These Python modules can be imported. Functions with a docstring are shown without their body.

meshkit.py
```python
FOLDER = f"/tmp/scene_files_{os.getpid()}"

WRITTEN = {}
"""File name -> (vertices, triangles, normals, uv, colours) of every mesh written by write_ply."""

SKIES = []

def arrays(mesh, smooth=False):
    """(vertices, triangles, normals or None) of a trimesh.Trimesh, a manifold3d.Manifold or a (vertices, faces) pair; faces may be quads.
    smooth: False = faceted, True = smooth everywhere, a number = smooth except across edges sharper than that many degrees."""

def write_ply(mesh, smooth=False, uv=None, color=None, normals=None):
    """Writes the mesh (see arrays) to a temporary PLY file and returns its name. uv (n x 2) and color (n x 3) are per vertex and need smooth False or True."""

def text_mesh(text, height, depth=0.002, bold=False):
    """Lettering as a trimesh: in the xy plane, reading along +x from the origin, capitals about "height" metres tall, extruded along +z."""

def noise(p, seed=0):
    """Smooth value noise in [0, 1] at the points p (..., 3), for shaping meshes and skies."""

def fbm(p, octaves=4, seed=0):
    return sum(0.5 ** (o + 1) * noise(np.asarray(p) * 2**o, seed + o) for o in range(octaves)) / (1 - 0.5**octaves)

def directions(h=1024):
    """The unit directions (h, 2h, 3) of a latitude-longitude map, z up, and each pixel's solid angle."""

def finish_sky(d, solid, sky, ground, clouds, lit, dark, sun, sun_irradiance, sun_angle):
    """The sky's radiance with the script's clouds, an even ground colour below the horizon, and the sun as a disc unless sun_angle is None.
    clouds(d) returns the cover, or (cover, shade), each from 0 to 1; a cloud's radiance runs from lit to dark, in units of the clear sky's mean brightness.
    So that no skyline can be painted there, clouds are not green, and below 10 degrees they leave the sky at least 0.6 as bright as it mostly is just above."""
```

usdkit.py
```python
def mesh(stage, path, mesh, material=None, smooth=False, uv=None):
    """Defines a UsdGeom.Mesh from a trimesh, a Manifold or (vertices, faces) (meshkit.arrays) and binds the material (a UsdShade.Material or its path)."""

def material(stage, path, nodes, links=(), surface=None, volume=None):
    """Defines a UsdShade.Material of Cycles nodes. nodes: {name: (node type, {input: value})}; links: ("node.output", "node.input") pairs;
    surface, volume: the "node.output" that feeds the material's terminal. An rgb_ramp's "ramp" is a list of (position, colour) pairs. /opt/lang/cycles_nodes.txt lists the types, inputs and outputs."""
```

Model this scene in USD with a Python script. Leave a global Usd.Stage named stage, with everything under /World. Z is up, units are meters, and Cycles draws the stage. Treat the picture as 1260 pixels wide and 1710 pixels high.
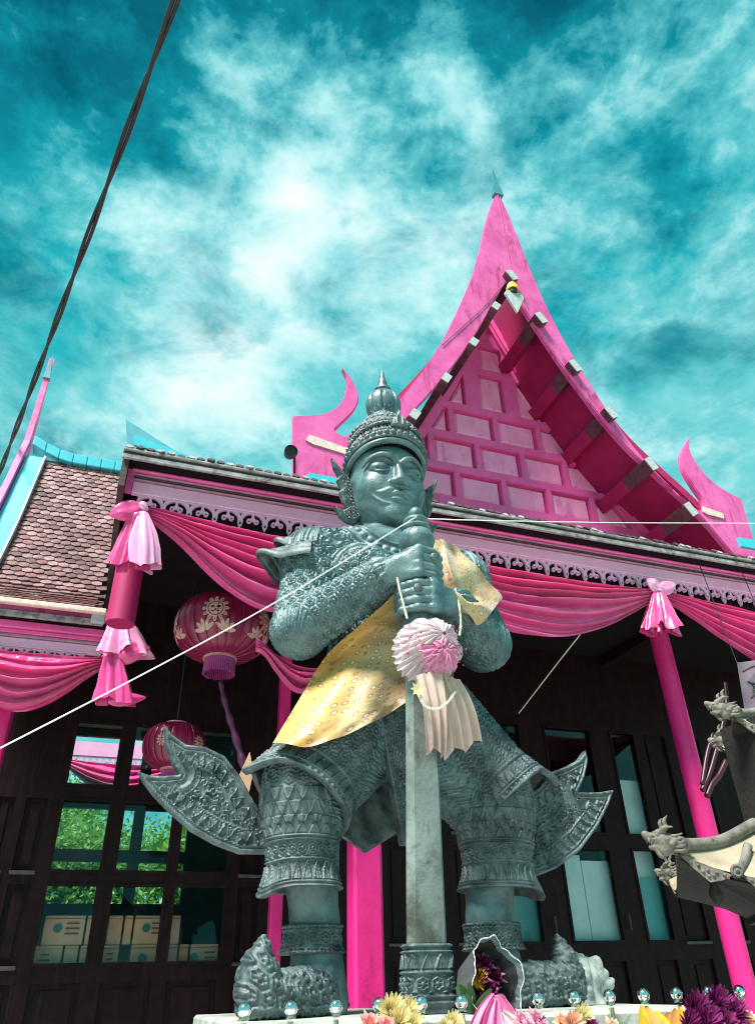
import math, random
import numpy as np
import trimesh, shapely
from shapely.geometry import Polygon, Point, LineString, box as sbox
from shapely.ops import unary_union
from shapely import affinity
from scipy import ndimage
from scipy.spatial import Delaunay
import usdkit, meshkit
from pxr import Usd, UsdGeom, UsdLux, UsdShade, Gf, Sdf

rng = random.Random(7)
nrng = np.random.RandomState(7)
stage = Usd.Stage.CreateInMemory()
UsdGeom.SetStageUpAxis(stage, UsdGeom.Tokens.z)
UsdGeom.SetStageMetersPerUnit(stage, 1.0)
UsdGeom.Xform.Define(stage, '/World')

# ------------------------------------------------------------------ camera
FPX, CX, CY = 1236.0, 630.0, 855.0
_X = np.array([3930, 675, FPX]); _X /= np.linalg.norm(_X)
_Z = np.array([-55, -1945, FPX]); _Z /= np.linalg.norm(_Z)
_X = _X - _Z * (_X @ _Z); _X /= np.linalg.norm(_X)
_Y = np.cross(_X, _Z)
if _Y[2] < 0: _Y = -_Y
RW = np.array([_X, _Y, _Z])
EYE = np.array([0, 0, 1.5])
cam = UsdGeom.Camera.Define(stage, '/World/camera')
cam.CreateHorizontalApertureAttr(36.0)
cam.CreateVerticalApertureAttr(36.0 * 1024 / 754)
cam.CreateFocalLengthAttr(36.0 * FPX / 1260)
cam.CreateClippingRangeAttr(Gf.Vec2f(0.05, 2000))
M = np.eye(4)
M[:3, 0], M[:3, 1], M[:3, 2], M[:3, 3] = RW[:, 0], -RW[:, 1], -RW[:, 2], EYE
cam.AddTransformOp().Set(Gf.Matrix4d(*M.T.ravel().tolist()))
EXPOSURE = 1.02
cam.CreateExposureAttr(EXPOSURE)

def ray(px, py):
    return RW @ np.array([px - CX, py - CY, FPX])
def at(px, py, y):
    "the place of a point of the photograph on the upright plane that lies y metres off"
    d = ray(px, py); return EYE + d * (y / d[1])
def atx(px, py, x):
    d = ray(px, py); return EYE + d * (x / d[0])
def xz(pts, y):
    return np.array([at(p[0], p[1], y)[[0, 2]] for p in pts])
def unit(v):
    v = np.asarray(v, float); return v / np.linalg.norm(v)

# ------------------------------------------------------------------ sun and sky
SUN_DIR = unit([-0.42, -0.29, 0.86])           # towards the sun: behind the left shoulder, high, veiled by cloud
elev, rot = math.asin(SUN_DIR[2]), math.atan2(SUN_DIR[0], SUN_DIR[1])
sun = UsdLux.DistantLight.Define(stage, '/World/sun')
sun.CreateIntensityAttr(1.25); sun.CreateAngleAttr(18.0); sun.CreateColorAttr(Gf.Vec3f(1.0, 0.97, 0.93)); sun.CreateNormalizeAttr(True)
zc = SUN_DIR; xc = unit(np.cross([0, 0, 1], zc)); yc = np.cross(zc, xc)
SM = np.eye(4); SM[:3, 0], SM[:3, 1], SM[:3, 2] = xc, yc, zc
sun.AddTransformOp().Set(Gf.Matrix4d(*SM.T.ravel().tolist()))

SKY_STRENGTH = 0.068
nodes = {
    'tc': ('texture_coordinate', {}),
    'sky': ('sky_texture', {'sky_type': 'single_scattering', 'sun_disc': False, 'sun_elevation': elev, 'sun_rotation': rot}),
    'bw': ('rgb_to_bw', {}),
    'lum': ('math', {'math_type': 'multiply_add', 'value2': 0.25, 'value3': 5.5}),
    'lumv': ('combine_xyz', {}),
    'n1': ('noise_texture', {'scale': 3.6, 'detail': 8, 'roughness': 0.55, 'distortion': 0.2}),
    'n2': ('noise_texture', {'scale': 9.5, 'detail': 12, 'roughness': 0.64, 'distortion': 0.15}),
    'n4': ('noise_texture', {'scale': 6.5, 'detail': 8, 'roughness': 0.62, 'distortion': 0.3}),
    'shade': ('rgb_ramp', {'ramp': [(0.32, (0.22, 0.50, 0.56)), (0.44, (0.66, 0.84, 0.87)), (0.53, (1, 1, 1))]}),
    'shm': ('vector_math', {'vector_math_type': 'multiply'}),
    'mp4': ('mapping', {'location': (1.3, 9.2, 2.1), 'scale': (1.0, 1.0, 1.9)}),
    'mp1': ('mapping', {'location': (3.1, 1.7, 0.4), 'scale': (1.0, 1.0, 1.5)}),
    'mp2': ('mapping', {'location': (7.3, 2.2, 5.1), 'scale': (1.0, 1.0, 1.6)}),
    'tint': ('rgb_ramp', {'ramp': [(0.0, (0.004, 0.15, 0.23)), (0.3, (0.008, 0.38, 0.48)), (0.6, (0.035, 0.60, 0.68)), (1.0, (0.22, 0.86, 0.88))]}),
    'mul': ('vector_math', {'vector_math_type': 'multiply'}),
    'cl': ('rgb_ramp', {'ramp': [(0.0, (0, 0, 0)), (0.44, (0, 0, 0)), (0.54, (0.34, 0.34, 0.34)), (0.67, (0.86, 0.86, 0.86)), (0.86, (1, 1, 1)), (1.0, (1, 1, 1))]}),
    'ccol': ('rgb_ramp', {'ramp': [(0.0, (1.5, 5.0, 5.3)), (0.35, (3.6, 6.6, 6.7)), (0.7, (5.4, 7.2, 7.2)), (1.0, (7.0, 7.6, 7.5))]}),
    'mixc': ('mix_vector', {'use_clamp': True}),
    'bg': ('background_shader', {'strength': SKY_STRENGTH}),
}
links = [('tc.generated', 'mp1.vector'), ('tc.generated', 'mp2.vector'), ('mp1.vector', 'n1.vector'), ('mp2.vector', 'n2.vector'), ('sky.color', 'bw.color'), ('bw.val', 'lum.value1')]
# the banks of cloud: (direction through a point of the photograph, half width as cosine falloff, strength)
banks = [((560, 230), 0.008, 0.20), ((500, 330), 0.012, 0.18), ((330, 420), 0.012, 0.22), ((220, 480), 0.010, 0.16), ((660, 330), 0.010, 0.14), ((850, 310), 0.006, 0.16), ((420, 690), 0.012, 0.16),
         ((1130, 650), 0.010, 0.18), ((1190, 90), 0.005, 0.20), ((600, 560), 0.012, 0.10), ((80, 640), 0.02, 0.10), ((830, 110), 0.003, 0.12), ((1010, 250), 0.003, 0.14), ((480, 180), 0.003, 0.12),
         ((120, 150), 0.016, -0.24), ((340, 190), 0.006, -0.26), ((1160, 400), 0.012, -0.12), ((720, 60), 0.008, -0.12), ((440, 40), 0.008, -0.2), ((40, 400), 0.006, -0.22), ((960, 130), 0.006, -0.10), ((960, 430), 0.006, -0.10), ((180, 560), 0.002, -0.14), ((690, 240), 0.0012, -0.16)]
nodes['sep'] = ('value', {'value': 0.0})
prev = None
for i, (p, w, s) in enumerate(banks):
    d = unit(ray(*p))
    nodes[f'd{i}'] = ('vector_math', {'vector_math_type': 'dot_product', 'vector2': tuple(d)})
    nodes[f'r{i}'] = ('map_range', {'range_type': 'smootherstep', 'from_min': 1 - 3.2 * w, 'from_max': 1.0, 'to_min': 0.0, 'to_max': s * 0.52, 'clamp': True})
    links += [('nrm.vector', f'd{i}.vector1'), (f'd{i}.value', f'r{i}.value')]
    nodes[f'a{i}'] = ('math', {'math_type': 'add', 'value2': 0.0})
    links.append((f'r{i}.result', f'a{i}.value1'))
    if prev: links.append((prev, f'a{i}.value2'))
    prev = f'a{i}.value'
nodes['nrm'] = ('vector_math', {'vector_math_type': 'normalize'})
nodes['wob'] = ('noise_texture', {'scale': 3.4, 'detail': 5, 'roughness': 0.55})
nodes['wobs'] = ('vector_math', {'vector_math_type': 'multiply_add', 'vector2': (0.34, 0.34, 0.34), 'vector3': (-0.17, -0.17, -0.17)})
nodes['wadd'] = ('vector_math', {'vector_math_type': 'add'})
links += [('tc.generated', 'wob.vector'), ('wob.color', 'wobs.vector1'), ('tc.generated', 'wadd.vector1'), ('wobs.vector', 'wadd.vector2'), ('wadd.vector', 'nrm.vector1')]
nodes['cov0'] = ('math', {'math_type': 'multiply_add', 'value2': 1.25, 'value3': -0.68})
nodes['cov1'] = ('math', {'math_type': 'multiply_add', 'value2': 1.2})
nodes['cov2'] = ('math', {'math_type': 'add'})
links += [('n1.fac', 'cov0.value1'), ('n2.fac', 'cov1.value1'), ('cov0.value', 'cov1.value3'), ('cov1.value', 'cov2.value1'), (prev, 'cov2.value2'),
          ('cov2.value', 'cl.fac'), ('cov2.value', 'tintm.value')]
nodes['tintm'] = ('map_range', {'from_min': 0.25, 'from_max': 0.95, 'to_min': 0.0, 'to_max': 0.75, 'clamp': True})
nodes['sxyz'] = ('separate_xyz', {})
nodes['hz'] = ('map_range', {'range_type': 'smoothstep', 'from_min': 0.95, 'from_max': 0.50, 'to_min': 0.0, 'to_max': 0.75, 'clamp': True})
nodes['hza'] = ('math', {'math_type': 'add'})
links += [('tc.generated', 'sxyz.vector'), ('sxyz.z', 'hz.value'), ('hz.result', 'hza.value1'), ('tintm.result', 'hza.value2')]
nodes['ccm'] = ('map_range', {'from_min': 0.60, 'from_max': 1.15, 'to_min': 0.0, 'to_max': 1.0, 'clamp': True})
links += [('hza.value', 'tint.fac'), ('lum.value', 'lumv.x'), ('lum.value', 'lumv.y'), ('lum.value', 'lumv.z'), ('tint.color', 'mul.vector1'), ('lumv.vector', 'mul.vector2'),
          ('cov2.value', 'ccm.value'), ('ccm.result', 'ccol.fac'), ('mul.vector', 'mixc.a'), ('ccol.color', 'mixc.b'), ('cl.color', 'clbw.color'), ('clbw.val', 'mixc.fac'), ('mixc.result', 'shm.vector1'), ('tc.generated', 'mp4.vector'), ('mp4.vector', 'n4.vector'), ('n4.fac', 'shade.fac'), ('shade.color', 'shm.vector2'), ('shm.vector', 'bg.color')]
nodes['clbw'] = ('rgb_to_bw', {})
del nodes['sep']
for k, (kind, v) in nodes.items():
    if kind == 'vector_math' and 'vector_math_type' in v:
        v['math_type'] = v.pop('vector_math_type')
usdkit.material(stage, '/World/Looks/sky', nodes, links, surface='bg.background')
dome = UsdLux.DomeLight.Define(stage, '/World/sky')
dome.CreateIntensityAttr(1.0)
UsdShade.MaterialBindingAPI.Apply(dome.GetPrim()).Bind(UsdShade.Material.Get(stage, '/World/Looks/sky'))
dome.GetPrim().SetCustomDataByKey('kind', 'structure')

# ------------------------------------------------------------------ materials
MATS = {}
def mat(name, c1, c2=None, scale=8.0, rough=0.6, bump=0.0, bscale=40.0, spec=0.5, metallic=0.0, detail=6, rgap=0.0, coat=0.0, sheen=0.0, c3=None, stain=2.0, translucent=0.0, voro=0.0, vscale=30.0, objspace=False, vrand=1.0, streak=None):
    if c2 is None: c2 = tuple(x * 0.8 for x in c1)
    n = {'g': ('geometry', {}), 'n': ('noise_texture', {'scale': scale, 'detail': detail, 'roughness': 0.62}),
         'r': ('rgb_ramp', {'ramp': [(0.32, c2), (0.62, c1)]}),
         'p': ('principled_bsdf', {'roughness': rough, 'specular_ior_level': spec, 'metallic': metallic, 'coat_weight': coat, 'sheen_weight': sheen})}
    l = []
    src = 'g.position'
    if objspace:
        n['t'] = ('texture_coordinate', {}); src = 't.object'
    l += [(src, 'n.vector'), ('n.fac', 'r.fac')]
    col = 'r.color'
    if c3 is not None:
        n['n3'] = ('noise_texture', {'scale': stain, 'detail': 8, 'roughness': 0.7, 'distortion': 0.4})
        n['r3'] = ('rgb_ramp', {'ramp': [(0.52, (0, 0, 0)), (0.66, (1, 1, 1))]})
        n['m3'] = ('mix_color', {'b': c3})
        n['b3'] = ('rgb_to_bw', {})
        if streak:
            n['sm'] = ('mapping', {'scale': (1.0, 1.0, streak)}); l.append((src, 'sm.vector'))
        l += [('sm.vector' if streak else src, 'n3.vector'), ('n3.fac', 'r3.fac'), ('r3.color', 'b3.color'), ('b3.val', 'm3.fac'), (col, 'm3.a')]
        col = 'm3.result'
    l.append((col, 'p.base_color'))
    if rgap:
        n['rr'] = ('map_range', {'from_min': 0.3, 'from_max': 0.7, 'to_min': rough - rgap, 'to_max': rough + rgap, 'clamp': True})
        l += [('n.fac', 'rr.value'), ('rr.result', 'p.roughness')]
    if bump or voro:
        n['bn'] = ('noise_texture', {'scale': bscale, 'detail': 5, 'roughness': 0.6})
        n['b'] = ('bump', {'strength': min(1.0, bump if bump else 0.001), 'distance': 0.01})
        l += [(src, 'bn.vector'), ('bn.fac', 'b.height'), ('b.normal', 'p.normal')]
        if voro:
            n['v'] = ('voronoi_texture', {'scale': vscale, 'feature': 'f1', 'randomness': vrand})
            n['b2'] = ('bump', {'strength': voro, 'distance': 0.012, 'invert': True})
            l += [(src, 'v.vector'), ('v.distance', 'b2.height'), ('b.normal', 'b2.normal'), ('b2.normal', 'p.normal')]
            l.remove(('b.normal', 'p.normal'))
    surf = 'p.BSDF'
    if translucent:
        n['tr'] = ('translucent_bsdf', {}); n['mx'] = ('mix_closure', {'fac': translucent})
        l += [(col, 'tr.color'), ('p.BSDF', 'mx.closure1'), ('tr.BSDF', 'mx.closure2')]
        surf = 'mx.closure'
    MATS[name] = usdkit.material(stage, '/World/Looks/' + name, n, l, surface=surf)
    return MATS[name]

mat('pink_paint', (0.86, 0.13, 0.42), (0.80, 0.09, 0.35), 5, 0.42, 0.25, 60, c3=(0.66, 0.10, 0.34), stain=3.5)
mat('pink_board', (0.74, 0.13, 0.38), (0.60, 0.07, 0.27), 4, 0.45, 0.2, 30, c3=(0.40, 0.035, 0.15), stain=7, streak=0.22)
mat('pink_panel', (0.95, 0.34, 0.60), (0.90, 0.24, 0.50), 3.5, 0.35, 0.2, 50, c3=(0.74, 0.15, 0.42), stain=9, streak=0.25, spec=0.6)
mat('pale_pink_paint', (0.88, 0.50, 0.72), (0.83, 0.42, 0.66), 6, 0.5, 0.2, 50)
mat('magenta_pillar', (0.78, 0.02, 0.23), (0.66, 0.014, 0.18), 5, 0.42, 0.25, 40, c3=(0.48, 0.012, 0.13), stain=9, streak=0.3)
mat('crimson_soffit', (0.40, 0.008, 0.10), (0.32, 0.006, 0.08), 5, 0.55, 0.2, 40)
mat('dark_moulding', (0.10, 0.03, 0.06), (0.05, 0.015, 0.03), 20, 0.6, 0.2, 50)
mat('grey_moulding', (0.42, 0.26, 0.34), (0.30, 0.16, 0.24), 30, 0.6, 0.2, 50)
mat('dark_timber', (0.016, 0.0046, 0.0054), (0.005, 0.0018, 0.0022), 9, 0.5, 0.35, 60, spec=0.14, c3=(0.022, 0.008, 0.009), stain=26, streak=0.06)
mat('door_sill', (0.085, 0.055, 0.062), (0.05, 0.032, 0.036), 20, 0.4, 0.2, 60)
mat('plum_dark', (0.10, 0.008, 0.045), (0.06, 0.005, 0.03), 10, 0.45, 0.2, 60)
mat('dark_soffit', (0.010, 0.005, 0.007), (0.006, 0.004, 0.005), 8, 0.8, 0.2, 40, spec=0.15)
mat('purlin_timber', (0.14, 0.05, 0.07), (0.07, 0.02, 0.035), 12, 0.6, 0.3, 60)
mat('white_end', (0.50, 0.55, 0.53), (0.30, 0.34, 0.33), 30, 0.6, 0.2, 60)
mat('roof_tile', (0.20, 0.085, 0.085), (0.12, 0.05, 0.05), 9, 0.5, 0.4, 60, c3=(0.28, 0.19, 0.18), stain=6)
mat('roof_tile_pale', (0.30, 0.17, 0.17), (0.20, 0.10, 0.11), 9, 0.55, 0.4, 60)
mat('roof_tile_dark', (0.11, 0.045, 0.045), (0.07, 0.03, 0.03), 9, 0.55, 0.4, 60)
mat('grey_roof_edge', (0.38, 0.36, 0.36), (0.16, 0.14, 0.15), 14, 0.7, 0.5, 40, c3=(0.08, 0.06, 0.06), stain=8)
mat('brown_roof_edge', (0.06, 0.03, 0.03), (0.03, 0.015, 0.015), 14, 0.7, 0.5, 40)
mat('cyan_metal', (0.06, 0.52, 0.60), (0.05, 0.42, 0.50), 5, 0.4, 0.1, 30)
mat('teal_metal', (0.07, 0.26, 0.30), (0.05, 0.20, 0.24), 5, 0.4, 0.1, 30)
mat('cream_patch', (0.72, 0.60, 0.50), (0.55, 0.42, 0.36), 20, 0.7, 0.4, 60)
mat('paving', (0.50, 0.49, 0.46), (0.40, 0.39, 0.37), 3, 0.8, 0.4, 20)
mat('grass', (0.06, 0.11, 0.03), (0.03, 0.07, 0.02), 3, 0.9, 0.4, 20)
mat('steel', (0.75, 0.76, 0.76), (0.7, 0.7, 0.7), 5, 0.10, metallic=1.0)
mat('interior_wall', (0.60, 0.60, 0.56), (0.52, 0.52, 0.50), 3, 0.8)
mat('teal_frame', (0.04, 0.16, 0.17), (0.03, 0.12, 0.13), 4, 0.5)
mat('grey_board', (0.62, 0.76, 0.74), (0.45, 0.60, 0.58), 2.5, 0.6, 0.1, 10)
mat('teal_board', (0.10, 0.38, 0.38), (0.08, 0.30, 0.30), 2.5, 0.6, 0.1, 10)
mat('satin', (0.82, 0.06, 0.31), (0.70, 0.025, 0.21), 5, 0.27, 0.12, 90, spec=0.9, sheen=0.35, translucent=0.14)
mat('pale_satin', (0.84, 0.34, 0.56), (0.76, 0.22, 0.46), 5, 0.32, 0.08, 90, spec=0.8, sheen=0.3)
def glass(name, tint=(0.95, 0.98, 0.98), gl=0.0):
    n = {'f': ('fresnel', {'IOR': 1.28}), 't': ('transparent_bsdf', {'color': tint}), 'g': ('glossy_bsdf', {'color': (1, 1, 1), 'roughness': 0.02}), 'm': ('mix_closure', {}),
         'a': ('math', {'math_type': 'add', 'value2': gl, 'use_clamp': True})}
    MATS[name] = usdkit.material(stage, '/World/Looks/' + name, n, [('f.fac', 'a.value1'), ('a.value', 'm.fac'), ('t.BSDF', 'm.closure1'), ('g.BSDF', 'm.closure2')], surface='m.closure')
glass('window_glass')

# ------------------------------------------------------------------ scene tree
LOC, COUNT = {}, {}
def fresh(parent, name):
    k = (parent, name); i = COUNT.get(k, 0); COUNT[k] = i + 1
    return f'{parent}/{name}' + (f'_{i:03d}' if i else '')
def meta(prim, label=None, cat=None, group=None, kind=None):
    for k, v in (('label', label), ('category', cat), ('group', group), ('kind', kind)):
        if v: prim.SetCustomDataByKey(k, v)
def thing(name, label, cat, loc=(0, 0, 0), group=None, kind=None):
    p = fresh('/World', name)
    x = UsdGeom.Xform.Define(stage, p); x.AddTranslateOp().Set(Gf.Vec3d(*map(float, loc)))
    LOC[p] = np.array(loc, float); meta(x.GetPrim(), label, cat, group, kind)
    return p
def shifted(m, off):
    if hasattr(m, 'to_mesh'):
        k = m.to_mesh(); m = (k.vert_properties[:, :3], k.tri_verts)
    if isinstance(m, (tuple, list)): return (np.asarray(m[0], float) - off, np.asarray(m[1]))
    m = m.copy(); m.apply_translation(-np.asarray(off)); return m
def part(parent, name, mesh, material, label=None, smooth=False, kind=None, uv=None):
    p = fresh(parent, name)
    g = usdkit.mesh(stage, p, shifted(mesh, LOC[parent]), MATS[material], smooth=smooth, uv=uv)
    LOC[p] = LOC[parent]; meta(g.GetPrim(), label, None, None, kind)
    return p
def solo(name, mesh, material, label=None, cat=None, group=None, kind=None, smooth=False):
    p = fresh('/World', name)
    m = mesh if not hasattr(mesh, 'vertices') else mesh
    g = usdkit.mesh(stage, p, m, MATS[material], smooth=smooth)
    LOC[p] = np.zeros(3); meta(g.GetPrim(), label, cat, group, kind)
    return p
def copy_of(src, loc, label, cat, group=None, rotz=0):
    name = src.rsplit('/', 1)[1]
    p = fresh('/World', name)
    x = UsdGeom.Xform.Define(stage, p)
    x.GetPrim().GetReferences().AddInternalReference(src)
    x.ClearXformOpOrder()
    x.AddTranslateOp().Set(Gf.Vec3d(*map(float, loc)))
    if rotz: x.AddRotateZOp().Set(rotz)
    x.GetPrim().SetInstanceable(True); meta(x.GetPrim(), label, cat, group)
    LOC[p] = np.array(loc, float); return p

# ------------------------------------------------------------------ shapes
cat_ = trimesh.util.concatenate
def bx(x0, x1, y0, y1, z0, z1, bev=0.0):
    if bev:
        b = min(bev, (x1 - x0) * .45, (y1 - y0) * .45, (z1 - z0) * .45)
        pts = []
        for sx in (0, 1):
            for sy in (0, 1):
                for sz in (0, 1):
                    c = np.array([(x0, x1)[sx], (y0, y1)[sy], (z0, z1)[sz]]); d = np.array([1 - 2 * sx, 1 - 2 * sy, 1 - 2 * sz]) * b
                    for k in range(3):
                        q = c + d; q[k] = c[k]; pts.append(q)
        return trimesh.convex.convex_hull(np.array(pts))
    return trimesh.creation.box(bounds=[[x0, y0, z0], [x1, y1, z1]])
def tube(pts, r, n=8, caps=True):
    pts = np.asarray(pts, float); r = np.broadcast_to(np.asarray(r, float), (len(pts),))
    t = np.gradient(pts, axis=0); t /= np.linalg.norm(t, axis=1, keepdims=True)
    ref = np.array([0, 0, 1.0]) if abs(t[0][2]) < 0.9 else np.array([1.0, 0, 0])
    u = unit(np.cross(t[0], ref)); rings = []
    for i in range(len(pts)):
        u = unit(u - t[i] * (u @ t[i])); w = np.cross(t[i], u)
        a = np.arange(n) * 2 * np.pi / n
        rings.append(pts[i] + r[i] * (np.cos(a)[:, None] * u + np.sin(a)[:, None] * w))
    v = np.vstack(rings); f = []
    for i in range(len(pts) - 1):
        for j in range(n):
            a, b = i * n + j, i * n + (j + 1) % n
            f += [[a, b, b + n], [a, b + n, a + n]]
    if caps:
        v = np.vstack([v, pts[0], pts[-1]]); k = len(v)
        for j in range(n):
            f.append([k - 2, (j + 1) % n, j]); o = (len(pts) - 1) * n
            f.append([k - 1, o + j, o + (j + 1) % n])
    return trimesh.Trimesh(v, f, process=False)
def bez(*pts, n=16):
    "smooth curve through points (Catmull-Rom)"
    p = np.asarray(pts, float); p = np.vstack([2 * p[0] - p[1], p, 2 * p[-1] - p[-2]]); out = []
    for i in range(1, len(p) - 2):
        t = np.linspace(0, 1, n, endpoint=False)[:, None]
        out.append(0.5 * ((2 * p[i]) + (-p[i - 1] + p[i + 1]) * t + (2 * p[i - 1] - 5 * p[i] + 4 * p[i + 1] - p[i + 2]) * t ** 2 + (-p[i - 1] + 3 * p[i] - 3 * p[i + 1] + p[i + 2]) * t ** 3))
    return np.vstack(out + [p[-2][None]])
def grid_mesh(P, close_u=False):
    "P: (nv, nu, 3)"
    nv, nu = P.shape[:2]; idx = np.arange(nv * nu).reshape(nv, nu)
    if close_u: idx = np.hstack([idx, idx[:, :1]])
    a, b, c, d = idx[:-1, :-1].ravel(), idx[:-1, 1:].ravel(), idx[1:, 1:].ravel(), idx[1:, :-1].ravel()
    return trimesh.Trimesh(P.reshape(-1, 3), np.vstack([np.stack([a, b, c], 1), np.stack([a, c, d], 1)]), process=False)
def extrude_xz(poly, y0, y1):
    "a polygon in the x-z plane given depth from y0 to y1"
    ms = []
    for g in getattr(poly, 'geoms', [poly]):
        m = trimesh.creation.extrude_polygon(g, y1 - y0, engine='earcut')
        v = m.vertices.copy(); m.vertices = np.stack([v[:, 0], y1 - v[:, 2], v[:, 1]], 1)
        ms.append(m)
    m = cat_(ms); m.fix_normals(); return m
def lathe(prof, n=32, center=(0, 0, 0)):
    prof = np.asarray(prof, float); a = np.arange(n) * 2 * np.pi / n
    P = np.stack([prof[:, 0:1] * np.cos(a), prof[:, 0:1] * np.sin(a), np.repeat(prof[:, 1:2], n, 1)], -1) + np.asarray(center)
    return grid_mesh(P, True)
def ss(a, b, x):
    t = np.clip((x - a) / (b - a), 0, 1); return t * t * (3 - 2 * t)
# ================================================================== SETTING
gm = trimesh.creation.cylinder(radius=600, height=0.2, sections=64); gm.apply_translation([0, 0, -0.1])
solo('ground', gm, 'grass', kind='structure')
solo('courtyard', bx(-14, 16, -12, 4.9, 0.0, 0.02), 'paving', kind='structure')

# ================================================================== TEMPLE HALL
YB, YG, YE, YW = 5.6, 6.5, 5.0, 7.0
hall = thing('temple_hall', 'pink timber temple hall with steep pointed gable above a draped porch', 'temple', (3.2, YW, 0))
# gable boards (outlines in metres, x and z)
Lout = [(4.14, 11.32), (4.00, 10.95), (3.85, 10.46), (3.59, 9.47), (3.29, 8.62), (2.94, 7.79), (2.56, 7.07), (2.34, 6.74), (1.93, 6.28)]
hookL = [(1.77, 6.14), (1.67, 6.19), (1.72, 6.28), (1.87, 6.50), (1.925, 6.66), (1.91, 6.80), (1.84, 6.95), (1.75, 7.07), (1.795, 6.96), (1.80, 6.84), (1.77, 6.66), (1.70, 6.52), (1.58, 6.40), (1.42, 6.33), (1.24, 6.27), (1.27, 5.40)]
Lin = [(1.75, 5.40), (2.10, 6.02), (2.54, 6.66), (2.96, 7.29), (3.38, 8.01), (3.75, 8.76), (4.14, 9.55)]
def smooth2(p, n=8): return bez(*p, n=n)
def dense(poly): return [tuple(q) for q in poly]
left_poly = Polygon(dense(smooth2(Lout)) + dense(smooth2(hookL[:8], 6)) + dense(smooth2(hookL[7:15], 6)) + [hookL[15]] + dense(smooth2(Lin))).buffer(0)
Rout = [(4.14, 11.32), (4.28, 10.65), (4.46, 9.56), (4.67, 8.66), (4.99, 7.76), (5.37, 6.95), (5.74, 6.46), (6.07, 6.14)]
hookR = [(6.15, 6.10), (6.24, 6.16), (6.25, 6.28), (6.17, 6.46), (6.10, 6.66), (6.10, 6.82), (6.16, 6.98), (6.36, 7.24), (6.30, 7.06), (6.31, 6.90), (6.36, 6.78), (6.47, 6.62), (6.64, 6.50), (6.88, 6.41), (6.84, 5.55)]
Rin = [(6.42, 5.55), (6.08, 6.05), (5.64, 6.45), (5.26, 6.90), (4.76, 7.72), (4.41, 8.43), (4.14, 9.0)]
Rin = [(6.46, 5.55), (6.08, 6.08), (5.26, 6.90), (4.76, 7.70), (4.41, 8.41), (4.14, 9.0), (4.14, 9.55)]
right_poly = Polygon(dense(smooth2(Rout)) + dense(smooth2(hookR[:8], 6)) + dense(smooth2(hookR[7:14], 6)) + [hookR[14]] + dense(smooth2(Rin[:6])) + [Rin[6]]).buffer(0)
def board(poly, y0, y1, bev=0.012):
    return cat_([extrude_xz(poly, y0 + bev, y1), extrude_xz(poly.buffer(-bev), y0, y0 + bev)])
bl = part(hall, 'barge_board', board(left_poly, YB, YB + 0.07), 'pink_board')
br = part(hall, 'barge_board', board(right_poly, YB + 0.003, YB + 0.073), 'pink_board')
tipm = trimesh.convex.convex_hull(np.array([[4.065, YB - .01, 11.22], [4.215, YB - .01, 11.22], [4.215, YB + .09, 11.22], [4.065, YB + .09, 11.22], [4.14, YB + .04, 11.93]]))
part(hall, 'metal_spire_cap', tipm, 'teal_metal')
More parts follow.
